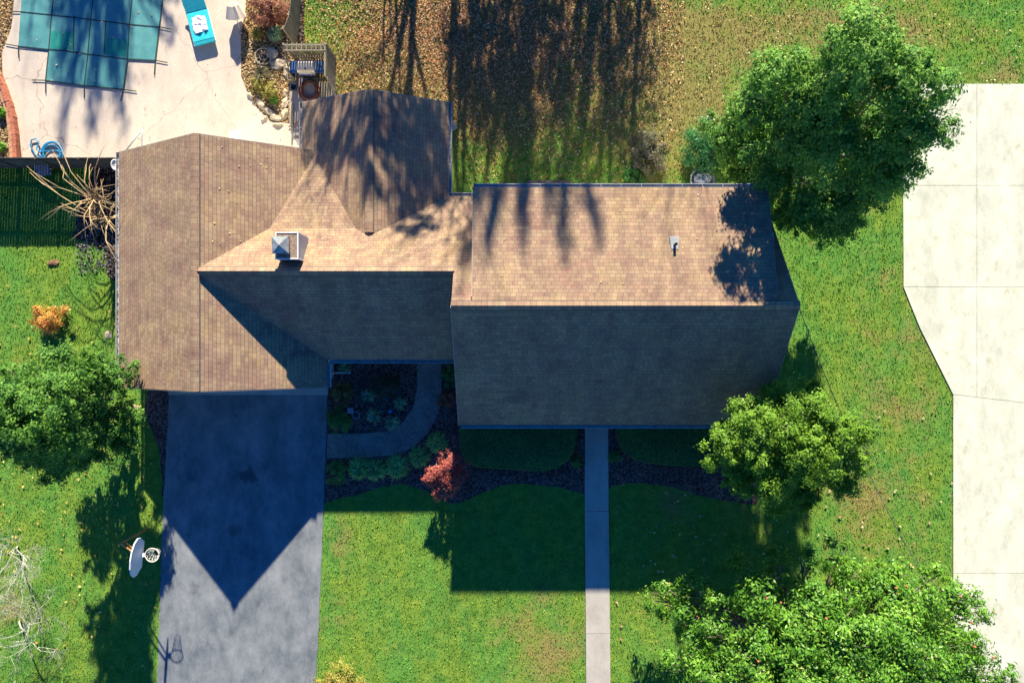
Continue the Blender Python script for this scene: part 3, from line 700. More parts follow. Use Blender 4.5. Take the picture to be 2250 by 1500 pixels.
# ---------------------------------------------------------------- leaf colours
G_big = leaf_mat('laurel_leaf', [(0, (.035, .13, .035)), (.4, (.12, .31, .05)), (.75, (.26, .48, .08)), (1, (.42, .58, .18))], .6, .4, .25)
G_yel = leaf_mat('oak_leaf', [(0, (.045, .12, .015)), (.45, (.18, .36, .03)), (.8, (.27, .48, .06)), (1, (.44, .56, .15))], .55, .4, .25)
G_left = leaf_mat('maple_leaf', [(0, (.035, .11, .025)), (.45, (.11, .28, .045)), (.8, (.22, .44, .065)), (1, (.36, .52, .16))], .6, .4, .25)
G_mag = leaf_mat('magnolia_leaf', [(0, (.025, .10, .015)), (.5, (.13, .34, .035)), (.80, (.27, .50, .06)), (.93, (.36, .48, .15)), (1, (.62, .54, .34))], .42, .35, .3)
G_holly = leaf_mat('holly_leaf', [(0, (.012, .075, .025)), (.6, (.05, .24, .07)), (.9, (.10, .36, .12)), (1, (.4, .5, .35))], .4, .2, .4)
G_dark = leaf_mat('boxwood_leaf', [(0, (.02, .09, .02)), (.6, (.08, .29, .05)), (1, (.18, .42, .10))], .5, .2)
G_lir = leaf_mat('strap_leaf', [(0, (.05, .18, .03)), (.6, (.28, .60, .14)), (1, (.50, .75, .30))], .4, .3)
G_yuc = leaf_mat('yucca_leaf', [(0, (.06, .17, .09)), (.6, (.24, .48, .26)), (1, (.50, .66, .42))], .4, .2)
G_red = leaf_mat('red_leaf', [(0, (.28, .05, .05)), (.5, (.50, .13, .10)), (.85, (.62, .26, .20)), (1, (.72, .42, .30))], .5, .35)
G_rust = leaf_mat('rust_leaf', [(0, (.14, .05, .03)), (.5, (.32, .12, .07)), (1, (.50, .24, .15))], .6, .25)
G_fire = leaf_mat('fire_leaf', [(0, (.42, .10, .05)), (.45, (.62, .24, .08)), (.6, (.62, .46, .07)), (1, (.72, .60, .12))], .5, .3)
G_mix = leaf_mat('grey_rose_leaf', [(0, (.06, .10, .04)), (.4, (.13, .17, .08)), (.75, (.30, .22, .18)), (1, (.45, .36, .30))], .6, .2)
G_hedge = leaf_mat('hedge_leaf', [(0, (.05, .20, .06)), (.7, (.10, .34, .09)), (1, (.26, .48, .18))], .6, .15, .2)
G_ylw = leaf_mat('yellow_green_leaf', [(0, (.16, .15, .03)), (.5, (.38, .34, .06)), (1, (.55, .50, .16))], .5, .3)
G_brt = leaf_mat('bright_green_leaf', [(0, (.10, .30, .02)), (1, (.25, .55, .06))], .5, .3)

# ---------------------------------------------------------------- trees
def expand(lobes, seed, k=4, f=.60):
    rd = random.Random(seed); out = []
    for x, y, z, r_ in lobes:
        for _ in range(k):
            d = Vector((rd.gauss(0, 1), rd.gauss(0, 1), rd.gauss(.15, .8))).normalized() * r_ * rd.uniform(.45, .75)
            out.append((x + d.x, y + d.y, max(.5, z + d.z), r_ * f * rd.uniform(.75, 1.25)))
    return out
def PL(lst): return [(*P(a, b, z), r_) for a, b, z, r_ in lst]
make_tree('evergreen_tree', (13.6, 8.3, 0), PL([(1895, 105, 12, 1.25), (1850, 160, 11.3, 1.2), (1730, 150, 10, 1.1), (1935, 150, 11, 1.0), (1780, 210, 9.6, 1.3), (1700, 225, 8.2, 1.2),
    (2050, 228, 11.4, 1.1), (2015, 285, 10.4, 1.1), (2000, 180, 11.8, 1.1), (1965, 320, 9, 1.4), (1830, 320, 8.6, 1.5), (1750, 300, 7.6, 1.5), (1690, 310, 6, 1.4), (1650, 250, 5.2, 1.2), (1600, 280, 4.4, .9), (1600, 325, 4.0, .8),
    (1900, 400, 6.8, 1.3), (1810, 400, 5.8, 1.5), (1720, 390, 5, 1.3), (1860, 470, 4.4, 1.1), (1780, 465, 4.2, 1.2), (1630, 320, 4, 1.1), (1740, 465, 3.8, .9), (1940, 370, 7.6, 1.2), (1900, 230, 6.5, 1.0), (1625, 375, 3.2, .9), (1830, 500, 3.5, .9)]),
    150000, .13, G_big, 21, 'tall dark evergreen tree by the upper right corner of the house', ex=5, trunk_r=.26)
make_tree('shade_tree', (12.6, -6.0, 0), PL([(1600, 1000, 6.4, .85), (1650, 975, 7, .9), (1700, 950, 7.6, 1.1), (1770, 930, 8, 1.1), (1840, 955, 7.4, 1.0), (1870, 1005, 6.6, .85), (1785, 1010, 7.4, 1.1), (1705, 1040, 6.2, 1.0),
    (1630, 1050, 5.8, .8), (1655, 925, 5.4, .9), (1720, 890, 4.8, 1.0), (1775, 880, 4.6, .8), (1600, 955, 4.8, .7), (1760, 1070, 5.6, .9), (1830, 1055, 5.8, .9), (1880, 960, 6.2, .7), (1690, 1090, 4.6, .7)]),
    100000, .115, G_yel, 22, 'yellow-green leafy tree at the lower right corner of the house', ex=5, trunk_r=.17)
make_tree('round_tree', (-19.9, -3.6, 0), PL([(205, 815, 5.4, .9), (120, 815, 7.0, 1.2), (45, 850, 8.2, 1.1), (140, 870, 7.2, 1.1), (60, 910, 8.4, 1.2), (220, 870, 5.0, .9), (265, 915, 3.8, .8), (150, 940, 6.6, 1.1), (50, 975, 7.6, 1.0), (220, 945, 4.2, .9),
    (90, 860, 7.8, 1.1), (95, 935, 7.6, 1.1), (60, 900, 9, 1.1), (120, 900, 6, 1.1), (110, 985, 6, 1.1), (185, 1000, 4.4, 1.0), (265, 965, 3.4, .8), (245, 825, 4.4, .85), (5, 900, 8.6, 1.0), (10, 960, 8.2, .9), (120, 1010, 4.6, .9), (190, 960, 2.6, .9), (230, 930, 2.2, .9), (160, 985, 2.4, .9)]),
    112000, .125, G_left, 23, 'round green tree beside the garage corner on the left lawn', ex=4, trunk_r=.2)
# magnolia: branch ends carry clusters of big glossy leaves
rm = random.Random(5); ml = []
edge = [(1440, 1320, 2.6), (1475, 1300, 2.8), (1530, 1300, 3.4), (1500, 1345, 3), (1590, 1330, 4), (1640, 1260, 3.6), (1700, 1235, 3.8), (1760, 1230, 4.4), (1840, 1225, 5), (1880, 1260, 5.6), (1960, 1280, 5.6), (2050, 1270, 5), (2110, 1300, 5.2), (2150, 1345, 4.6),
        (2120, 1390, 5), (2090, 1440, 6), (2170, 1450, 5), (2210, 1490, 4.6), (1560, 1380, 4.4), (1520, 1420, 3.6), (1480, 1460, 3.2), (1620, 1400, 5), (1560, 1480, 4.6), (1660, 1320, 4.6), (1740, 1300, 5)]
for a, b, z in edge: ml.append((*P(a, b, z), rm.uniform(.45, .7)))
k = 0
while k < 105:
    a = rm.uniform(1560, 2180); b = rm.uniform(1300, 1700)
    if ((a - 1860) / 330) ** 2 + ((b - 1520) / 260) ** 2 > 1: continue
    if abs(a - 1640) < 55 and abs(b - 1385) < 45: continue
    if abs(a - 1590) < 30 and abs(b - 1435) < 30: continue
    z = 4.2 + 4 * (1 - ((a - 1860) / 340) ** 2 * .9 - ((b - 1520) / 280) ** 2 * .8) * rm.uniform(.7, 1)
    ml.append((*P(a, b, z), rm.uniform(.55, .95))); k += 1
mg = make_tree('magnolia_tree', (14.2, -15.8, 0), ml, 120000, .18, G_mag, 24, 'broad magnolia with glossy leaves and red seed pods at bottom right', trunk_r=.28, sub=16, aspect=.42, bark=M_bark, subr=.48, up=.6)
M_pod = simple('red_pod', (.50, .13, .08), .6, .3)
for l in ml[:95]:
    if rm.random() < .5:
        d = Vector((rm.gauss(0, 1), rm.gauss(0, 1), abs(rm.gauss(.8, .4)))).normalized() * l[3] * 1.1
        MB().lathe(Vector(l[:3]) + d - mg.location, [(.01, 0), (.045, .03), (.05, .09), (.01, .15)], 6).build('seed_pod', M_pod, mg)

def bare_tree(name, base, h, lean, seed, mat, label, group=None, spread=.55, levels=5, r0=.16, kids=3):
    rnd = random.Random(seed); base = Vector(base); root = empty(name, base, label, 'tree', group)
    trunk = MB(); br = MB()
    def grow(mb, p, d, L, r, lev):
        n_ = 4; pts = [p]; q = p.copy(); dd = d.copy()
        for i in range(n_):
            dd = (dd + Vector((rnd.gauss(0, 1), rnd.gauss(0, 1), rnd.gauss(.25, .5))) * .14).normalized(); q = q + dd * L / n_; pts.append(q.copy())
        mb.tube(pts, [r * (1 - .5 * i / n_) for i in range(n_ + 1)], 8 if lev == levels else (5 if lev > 2 else 3))
        if lev <= 0: return
        for i in range(kids + (1 if lev > levels - 2 else 0)):
            s = pts[rnd.choice((2, 3, 4))] if lev < levels else pts[rnd.choice((1, 2, 3, 4))]
            nd = (dd + Vector((rnd.gauss(0, 1), rnd.gauss(0, 1), rnd.gauss(.1, .6))) * spread).normalized()
            grow(br, s, nd, L * rnd.uniform(.5, .72), r * .5, lev - 1)
    grow(trunk, Vector((0, 0, -.1)), Vector((lean[0], lean[1], 1)).normalized(), h * .6, r0, levels)
    trunk.build('trunk', mat, root, smooth=True); br.build('branches', mat, root)
    return root
# bare pale trees at the lower left edge
bare_tree('bare_tree', (-26.1, -10.8, 0), 4.2, (.45, .1), 31, M_pale, 'leafless pale tree at the left edge, nearest the round green tree', 'leafless pale trees at the left edge', .75, 5, .045, 4)
bare_tree('bare_tree', (-26.0, -14.7, 0), 4.2, (.5, .1), 32, M_pale, 'leafless pale tree at the left edge, middle of three', 'leafless pale trees at the left edge', .75, 5, .045, 4)
bare_tree('bare_tree', (-26.2, -17.9, 0), 4.2, (.45, .1), 38, M_pale, 'leafless pale tree in the bottom left corner', 'leafless pale trees at the left edge', .75, 5, .045, 4)

# woodland edge to the north, out of frame: its trunks and crowns throw the long streaks of shade
NG = 'tall bare trees behind the back lawn'
for i, (x, y, h, r0) in enumerate([(-6.4, 25, 8, .12), (-4.6, 24, 11, .16), (-3.0, 26, 13, .22), (-1.2, 25, 15, .20), (1.0, 29, 17, .22), (2.6, 29, 17, .2), (4.6, 31, 18, .22), (6.4, 27, 14, .18), (-24.6, 38, 10, .16), (-22.4, 40, 11, .2), (-20.6, 37, 9.5, .18), (-18.4, 39, 11, .2), (-23.4, 41, 11, .16)]):
    bare_tree('bare_tree', (x, y, 0), h, (.02, -.02), 60 + i, M_bark, 'tall leafless tree beyond the top edge of the yard', NG, .38, 4, r0)
ev = [(x, 28 + random.uniform(-1, 1), z, r_) for x, z, r_ in [(2.2, 6.2, 1.5), (3.6, 5.4, 1.5), (5.4, 6, 1.6), (7.0, 6.6, 1.4), (3.0, 7.8, 1.3), (4.6, 7.4, 1.6), (6.2, 8.2, 1.4), (7.2, 4.8, 1.1), (4.4, 9.2, 1.1), (2.6, 9.4, .8)]]
make_tree('evergreen_tree', (4.8, 28, 0), ev, 8200, .22, G_big, 71, 'evergreen tree standing behind the back lawn', trunk_r=.25)
ev = [(x, 27 + random.uniform(-1, 1), z, r_) for x, z, r_ in [(-1.8, 5.0, 1.2), (-.6, 6.0, 1.3), (.6, 5.0, 1.2), (-.4, 7.4, 1.0), (1.0, 6.8, 1.0)]]
make_tree('evergreen_tree', (-.4, 27, 0), ev, 5200, .22, G_big, 72, 'thin evergreen tree standing behind the leaf litter', trunk_r=.2)

ev = [(x, 27 + random.uniform(-1.2, 1.2), z, r_) for x, z, r_ in [(-8.6, 10.6, 1.0), (-7.6, 12.0, .8), (-6.4, 10.8, 1.0), (-5.2, 11.6, 1.2), (-4.2, 10.4, 1.1), (-3.2, 12.2, 1.0), (-3.6, 13.6, .9), (-2.6, 10.4, 1.0), (-5.6, 13.2, .8), (-7.2, 9.6, .8), (-3.0, 11.2, .9), (-4.0, 12.6, .9), (-2.4, 12.6, .7), (-6.2, 12.2, .8)]]
make_tree('evergreen_tree', (-4.6, 27, 0), ev, 11000, .22, G_big, 73, 'tall evergreen tree standing behind the rear wing', trunk_r=.2, split=.6)
ev = []
for x, za, zb, r_ in ((.1, 15.4, 17.6, .22), (.5, 17.6, 19.4, .14), (2.0, 14.6, 17.4, .30), (2.2, 17.4, 19.0, .2), (4.1, 14.9, 19.2, .22), (5.5, 17.2, 18.8, .26), (3.2, 16.2, 17.6, .22), (-.6, 16, 18.4, .2)):
    zz_ = za
    while zz_ < zb: ev.append((x + random.uniform(-.12, .12), 41 + random.uniform(-.4, .4), zz_ + 5.7, r_ * random.uniform(.7, 1.2))); zz_ += .32
make_tree('evergreen_tree', (1.8, 41, 0), ev, 1300, .17, G_big, 74, 'tallest evergreen tree, unseen, its leaf columns added to streak the main roof with shade', trunk_r=.2, split=.8)  # unseen tree, leaf columns shaped to cast thin streaks on the dormer roof

ev = []
for x, za, zb, r_ in ((-22.6, 9.6, 14.5, .35), (-21.9, 10.6, 13, .3), (-20.9, 10.2, 14, .35), (-20.0, 9.4, 13, .4), (-19.2, 10.8, 14, .3), (-23.5, 8.8, 11, .3), (-16.8, 10, 12, .25)):
    zz_ = za
    while zz_ < zb: ev.append((x + random.uniform(-.2, .2), 38 + random.uniform(-.6, .6), zz_ - .9, r_ * random.uniform(.7, 1.2))); zz_ += .42
make_tree('evergreen_tree', (-20.8, 38, 0), ev, 2400, .18, G_big, 75, 'unseen evergreen tree far behind the pool, its leaf columns added to streak the cover with shade', trunk_r=.2, split=.7)  # added out of view; its leaf columns throw soft streaks across the pool

# ---------------------------------------------------------------- shrubs and plants
shrub('holly_bush', P(1550, 335), 1.45, 2.0, 16000, .085, G_holly, 41, 'round glossy holly bush under the big evergreen', aspect=.7)
shrub('rose_bush', P(1420, 345), 1.15, 1.2, 9000, .075, G_mix, 42, 'greyish bush thinning out on the back lawn near the gutter')
shrub('back_shrub', P(1395, 392), .7, .6, 3000, .08, G_dark, 143, 'low green shrub against the back wall below the greyish bush')
shrub('burning_bush', P(128, 700), .85, 1.25, 8000, .085, G_fire, 43, 'orange and yellow bush alone on the left lawn')
shrub('yellow_shrub', P(742, 1500), 1.35, .8, 7500, .07, G_ylw, 155, 'low yellow-green shrub at the bottom edge beside the asphalt driveway')
shrub('boxwood', P(745, 925), .66, .8, 5000, .06, G_dark, 44, 'round boxwood between the driveway and the curved path')
shrub('boxwood', P(742, 1032), .62, .75, 5000, .06, G_dark, 45, 'round boxwood below the curved path by the driveway')
shrub('azalea', P(758, 868), .6, .7, 2600, .08, leaf_mat('olive_leaf', [(0, (.08, .09, .02)), (1, (.28, .26, .08))], .6, .2), 46, 'olive shrub in the shaded bed near the garage')
shrub('azalea', P(990, 825), .62, .7, 2800, .07, G_dark, 47, 'green shrub beside the curved path near the wall')
shrub('azalea', P(990, 875), .6, .7, 2800, .07, G_rust, 48, 'rusty red shrub beside the curved path')
shrub('azalea', P(848, 845), .8, .6, 2600, .09, leaf_mat('deep_leaf', [(0, (.02, .05, .03)), (1, (.07, .14, .07))], .6, .2), 49, 'dark open shrub in the middle of the shaded bed')
shrub('groundcover_shrub', P(1268, 1012), .4, .4, 1200, .07, G_dark, 50, 'small shrub at the end of the left hedge beside the walk')
shrub('groundcover_shrub', P(1350, 1002), .38, .4, 1200, .07, G_dark, 51, 'small shrub at the end of the right hedge beside the walk')
for i, (a, b, r_) in enumerate([(790, 1027, .66), (826, 1030, .64), (874, 1024, .70), (921, 1003, .62), (961, 970, .62)]):
    clump('lilyturf', P(a, b, .03), r_, .42, 420, G_lir, 80 + i, ['green strap-leaved clump next to the lower boxwood', 'green strap-leaved clump touching the one by the boxwood', 'green strap-leaved clump in the middle of the row', 'green strap-leaved clump fourth along the path', 'green strap-leaved clump at the top end of the row'][i], 'strap-leaved clumps along the curved path', .022)
for i, (a, b, r_, l) in enumerate([(810, 869, .46, 'spiky pale plant in a blue pot in the shaded bed'), (823, 912, .5, 'spiky pale plant above the path, left of two'), (862, 928, .48, 'spiky pale plant nearest the bend of the path'), (880, 885, .40, 'spiky plant near the top of the bend'), (759, 806, .42, 'spiky plant close under the gutter')]):
    clump('yucca', P(a, b, .03), r_, .45, 90, G_yuc, 90 + i, l, 'spiky plants in the shaded bed', .022)
# red maple, half in the sun
make_tree('japanese_maple', (*P(990, 1046).xy, 0), [(P(965, 1040, 1.9).x, P(965, 1040, 1.9).y, 1.75, .55), (*P(945, 1058, 1.6), .42), (*P(985, 1020, 2.0), .5), (*P(975, 1075, 1.5), .45), (*P(1005, 1050, 1.8), .5), (*P(1008, 1015, 1.5), .4), (*P(980, 1092, 1.3), .28), (*P(980, 1002, 1.6), .3)],
    9000, .085, G_red, 52, 'small red-leaved maple in the front bed, half of it sunlit', trunk_r=.05, sub=20, aspect=.7)
# planting beds by the pool
shrub('russet_shrub', P(604, 38), 1.0, 1.1, 9000, .07, G_rust, 53, 'large russet shrub by the wooden fence')
shrub('yellow_shrub', P(596, 205), .5, .5, 1700, .08, G_ylw, 54, 'yellow-green plant at the lower end of the planting bed')
shrub('yellow_shrub', P(568, 190), .45, .45, 1300, .07, G_ylw, 55, 'yellowish plant beside the deck edge in the planting bed')
shrub('bright_shrub', P(602, 222), .24, .3, 500, .08, G_brt, 56, 'small bright green plant among the rocks')
clump('grass_clump', P(608, 78, .03), .46, .5, 380, G_yuc, 57, 'blue-green grass clump under the russet shrub', None, .014)
clump('grass_clump', P(567, 80, .03), .40, .4, 220, G_ylw, 58, 'tawny grass clump next to the deck edge', None, .014)
clump('dark_grass_clump', P(577, 168, .03), .6, .5, 160, leaf_mat('dark_twig', [(0, (.05, .05, .03)), (1, (.22, .20, .10))], .7, .1), 59, 'dark twiggy plant in the middle of the planting bed', None, .014)
clump('yellow_plant', P(8, 250, .03), .35, .35, 160, G_brt, 157, 'bright plant behind the curved brick edging', 'bright plants in the left bed', .022)
clump('yellow_plant', P(6, 325, .03), .32, .3, 160, G_brt, 158, 'bright plant behind the brick edging near the fence', 'bright plants in the left bed', .022)

# clipped hedges with rounded ends, shell of small leaves over a solid core
def hedge(pts, h, label, seed):
    c = sum((P(*p) for p in pts), Vector()) / len(pts); root = empty('hedge', (c.x, c.y, 0), label, 'hedge', 'clipped hedges along the front wall')
    q = [P(*p) - c for p in pts]
    core = MB(); core.slab([(a.x * .93, a.y * .9, h - .06) for a in q], h); core.build('stems', simple('hedge_core', (.02, .04, .015), .9, .3), root)
    r = np.random.default_rng(seed); n = 26000
    xs = [a.x for a in q]; ys = [a.y for a in q]
    x = r.uniform(min(xs), max(xs), n); y = r.uniform(min(ys), max(ys), n); k = in_poly(x, y, [(a.x, a.y) for a in q]); x, y = x[k], y[k]
    dmin = np.full(len(x), 9.)
    for i in range(len(q)):
        a = q[i]; b = q[(i + 1) % len(q)]; e = b - a; L2 = e.x ** 2 + e.y ** 2
        t = np.clip(((x - a.x) * e.x + (y - a.y) * e.y) / L2, 0, 1); dmin = np.minimum(dmin, np.hypot(x - a.x - t * e.x, y - a.y - t * e.y))
    z = h - .22 * np.clip(1 - dmin / .3, 0, 1) ** 2 + r.normal(size=len(x)) * .018
    C = np.stack([x, y, z], 1); nr = np.array([0, 0, 1.]) + r.normal(size=C.shape) * .5
    m = 9000; i = r.integers(0, len(q), m); t = r.random(m); A = np.array([(a.x, a.y) for a in q]); B = np.roll(A, -1, 0)
    sd2 = A[i] * (1 - t)[:, None] + B[i] * t[:, None] + r.normal(size=(m, 2)) * .02
    C2 = np.concatenate([sd2, r.uniform(0, h - .15, (m, 1))], 1); n2 = norm(np.concatenate([sd2, np.zeros((m, 1))], 1)) + r.normal(size=(m, 3)) * .5
    V = leaf_quads(np.concatenate([C, C2]), np.concatenate([nr, n2]), .05, .6, r)
    np_mesh('foliage', V, 4, G_hedge, {'rnd': r.random(len(V))}, root)
hedge([(1012, 905), (1258, 905), (1266, 940), (1262, 975), (1248, 1005), (1225, 1022), (1190, 1030), (1120, 1026), (1050, 1022), (1025, 1010), (1012, 975)], .75, 'long dark clipped hedge left of the front walk', 61)
hedge([(1352, 905), (1580, 905), (1590, 960), (1575, 1018), (1500, 1020), (1430, 1014), (1390, 1005), (1365, 985), (1353, 955)], .75, 'dark clipped hedge right of the front walk', 62)

# pruned multi-stem shrub beside the garage: long arching shoots
root = empty('pruned_shrub', (-20.3, 6.9, 0), 'leafless pruned shrub with long arching tan shoots by the garage wall', 'shrub')
rp = random.Random(12); tr = MB(); sh = MB(); knobs = []
for i in range(6):
    a = rp.uniform(0, 2 * PI); e = Vector((math.cos(a) * .45, math.sin(a) * .9, rp.uniform(1.6, 2.4))); knobs.append(e)
    tr.tube(sway((rp.uniform(-.1, .1), rp.uniform(-.1, .1), -.05), e, 4, .06, rp), [.06, .05, .045, .04, .035], 7)
tips = [(118, 302), (65, 378), (85, 397), (130, 355), (140, 378), (100, 484), (133, 446), (175, 455), (192, 540), (215, 520), (237, 312), (190, 358), (205, 490), (240, 490), (168, 466), (285, 560), (272, 600), (200, 360), (150, 480), (240, 420), (260, 470), (225, 505)]
for i, (a, b) in enumerate(tips):
    z = rp.uniform(1.9, 3.2); tip = P(a, b, z) - root.location; k = rp.choice(knobs); mid = k.lerp(tip, .45) + Vector((0, 0, rp.uniform(.4, .9))); m2 = k.lerp(tip, .78) + Vector((rp.uniform(-.15, .15), rp.uniform(-.15, .15), rp.uniform(.2, .5)))
    sh.tube([k, k.lerp(mid, .5) + Vector((0, 0, .12)), mid, m2, tip], [.030, .027, .022, .016, .008], 6)
    if rp.random() < .8:
        t2 = tip + Vector((rp.uniform(-.5, .5), rp.uniform(-.6, .6), rp.uniform(-.3, .2))); sh.tube([mid, mid.lerp(t2, .5) + Vector((0, 0, .1)), t2], [.015, .012, .006], 5)
for i in range(60):
    k = rp.choice(knobs); d = Vector((rp.gauss(0, .5), rp.gauss(0, .7), rp.gauss(.3, .3))); sh.tube([k, k + d * .5 + Vector((0, 0, .08)), k + d], [.02, .015, .008], 5)
tr.build('trunk', M_branch, root, smooth=True); sh.build('shoots', M_branch, root, smooth=True)
bl = sample(420, lambda x, y: x * 0 + .5, (170, 262, 480, 600), 14)
litter('grey_leaves', bl, .14, [(0, (.06, .06, .07)), (1, (.22, .21, .22))], 'grey leaf heap on the soil by the garage wall', 14)

# ---------------------------------------------------------------- fences
def plank_fence(name, pts, h, label, mat, pw=.14, gap=.012, lean=0):
    a0 = pts[0]; root = empty(name, (a0.x, a0.y, 0), label, 'fence'); pk = MB(); rl = MB(); rnd = random.Random(3)
    for i in range(len(pts) - 1):
        a = pts[i]; b = pts[i + 1]; d = b - a; L = d.length; d = d.normalized(); rz = math.atan2(d.y, d.x); s = Vector((-d.y, d.x, 0))
        h0 = h[i]; h1 = h[i + 1]; n_ = max(1, int(L / (pw + gap)))
        for k in range(n_):
            t = (k + .5) / n_; hh = h0 + (h1 - h0) * t + rnd.uniform(-.015, .015)
            pk.box(a + d * L * t + s * .03 - a0 + Vector((0, 0, hh / 2)), (pw * L / n_ / (pw + gap), .02, hh), rz + rnd.uniform(-.02, .02))
        for zf in (.2, .82):
            rl.bar(a - s * .01 - a0 + Vector((0, 0, h0 * zf)), b - s * .01 - a0 + Vector((0, 0, h1 * zf)), .04, .09)
    pk.build('pickets', mat, root); rl.build('rails', mat, root)
    acc = 0
    for i in range(len(pts)):
        if i and (pts[i] - pts[i - 1]).length + acc < 1.8 and i < len(pts) - 1: acc += (pts[i] - pts[i - 1]).length; continue
        acc = 0
        MB().box(pts[i] - a0 + Vector((0, 0, h[i] / 2 + .02)), (.09, .09, h[i] + .04)).build('post', mat, root)
    return root
fx = [Vector((x, 9.12, 0)) for x in np.arange(-30.2, -19.4, 2.15)]
plank_fence('wooden_fence', fx, [2.0] * len(fx), 'dark weathered board fence along the left end of the pool deck', M_woodd, .135, .008)
fp = [(664, -120), (662, -40), (659, 20), (657, 60), (653, 85), (650, 100)]
plank_fence('wooden_fence', [P(*p) for p in fp], [1.45, 1.45, 1.5, 1.62, 1.85, 2.0], 'curving grey board fence at the edge of the leaf litter', M_wood, .12, .008)
# grill enclosure
root = empty('grill_screen', (-10.3, 14.0, 0), 'wooden slatted screen round the barbecue', 'screen')
O = Vector((10.3, -14.0, 0)); s = MB(); s2 = MB()
x0, x1, yb, yf = -11.42, -9.30, 14.85, 13.25
for k in range(16): s.box((x0 + .08 + k * .135 + O.x, yb + O.y, .95), (.10, .02, 1.9))
for k in range(12): s.box((x1 + O.x, yf + .07 + k * .135 + O.y, .95), (.02, .115, 1.9))
s.build('slats', M_wood, root)
for z in (.5, 1.35, 1.88): s2.bar((x0 + O.x, yb - .05 + O.y, z), (x1 + O.x, yb - .05 + O.y, z), .06, .06); s2.bar((x1 - .05 + O.x, yf + O.y, z), (x1 - .05 + O.x, yb + O.y, z), .06, .06)
s2.bar((x0 + O.x, yb - .32 + O.y, 1.9), (x1 + O.x, yb - .32 + O.y, 1.9), .05, .07)
for k in range(8): s2.bar((x0 + .2 + k * .24 + O.x, yb - .36 + O.y, 1.93), (x0 + .2 + k * .24 + O.x, yb + .06 + O.y, 1.93), .04, .04)
s2.bar((x0 + O.x, yb + O.y, 1.9), (x0 - .0 + O.x, yb - 1.1 + O.y, 1.0), .06, .06)
s2.build('frame', M_wood, root)
for x, y in ((x0, yb), (x1, yb), (x1, yf), (x0, yb - 1.1)): MB().box((x + O.x, y + O.y, .96 if y > 13.9 else .85), (.10, .10, 1.92 if y > 13.9 else 1.7)).build('post', M_wood, root)
rl = empty('stair_rail', (-9.2, 12.6, 0), 'sloping grey handrail below the barbecue screen', 'handrail')
m_ = MB(); m_.bar((-.05, .6, 1.5), (.45, -.75, .9), .09, .05); m_.build('rail', M_wood, rl)
for q in ((-.05, .58, 1.5), (.43, -.7, .92)): MB().box((q[0], q[1], q[2] / 2), (.08, .08, q[2])).build('post', M_wood, rl)
st = empty('wooden_steps', (*P(716, 203).xy, 0), 'narrow wooden steps next to the coiled hose', 'steps')
for k in range(4): MB().box((-.36 + k * .24, 0, .10 + k * .02), (.21, .95, .05)).build('tread', M_wood, st)
for y in (-.4, .4): MB().box((0, y, .04), (.9, .06, .07)).build('stringer', M_woodd, st)
# barbecue
g = empty('barbecue', (-10.57, 14.1, 0), 'stainless gas barbecue with blue side shelves inside the screen', 'barbecue')
b_ = MB(); b_.box((0, 0, .45), (.82, .52, .72)); b_.build('cabinet', M_black, g)
for x in (-.34, .34):
    for y in (-.2, .2): MB().lathe((x, y, .0), [(.03, .02), (.045, .03), (.045, .07), (.03, .1)], 10).build('caster', M_black, g)
hd = MB(); prof = [(-.30, .84), (-.31, .97), (-.24, 1.09), (-.08, 1.16), (.12, 1.17), (.28, 1.10), (.32, .98), (.32, .84)]
hd.prism(prof, 'x', -.44, .44); lid = hd.build('lid', simple('lid_steel', (.66, .58, .44), .45, .12, 4, .35), g, fix=True, smooth=False)
MB().tube([(-.3, -.33, 1.02), (-.3, -.38, 1.04), (.3, -.38, 1.04), (.3, -.33, 1.02)], .018, 8).build('handle', M_steel, lid)
MB().lathe((0, -.17, 1.125), [(.05, 0), (.05, .015), (.02, .02)], 14).build('thermometer', M_black, lid)
MB().box((0, -.34, .80), (.86, .12, .1)).build('control_panel', M_steel, g)
for k in range(4): MB().lathe((-.3 + k * .2, -.41, .80), [(.03, 0), (.03, .04)], 10).build('knob', M_black, g)
for x, nm in ((-.65, 'shelf'), (.66, 'shelf')): MB().box((x, 0, .88), (.42, .62, .04)).build(nm, M_steel_d, g)
tg = empty('grill_tongs', (-9.95, 14.05, .9), 'dark tongs and tools lying on the right shelf of the barbecue', 'tools')
MB().bar((0, -.28, .015), (.02, .22, .015), .02, .012).bar((.04, -.26, .015), (-.02, .22, .015), .02, .012).box((.12, .1, .012), (.04, .2, .012), .3).build('tongs', M_black, tg)
# coiled hose, pot, crate
def coil(c, r, turns, rad, mat, name, label, cat, seed, jit=.05, extra=None):
    rnd = random.Random(seed); pts = []
    n = int(turns * 22)
    for i in range(n):
        a = 2 * PI * i / 22; rr = r * (1 + rnd.uniform(-jit, jit) * .3 + .16 * math.sin(a * .37) ) - (i / n) * r * .25
        pts.append(Vector((rr * math.cos(a) + .02 * math.sin(a * .6), rr * math.sin(a), rad + .02 + (i % 66) / 66 * .09)))
    if extra: pts = [Vector(e) for e in extra] + pts
    o = MB().tube(pts, rad, 7).build(name, mat, None, smooth=True); o.location = c; return tag(o, label, cat)
coil(P(681, 200, .09), .52, 6, .028, simple('brown_hose', (.16, .06, .04), .5, .3), 'garden_hose', 'coiled brown hose on the pad below the barbecue', 'hose', 2, extra=[(-1.1, -1.9, .05), (-.75, -1.75, .05), (-.3, -1.4, .05), (-.05, -.9, .05), (.35, -.55, .05)])
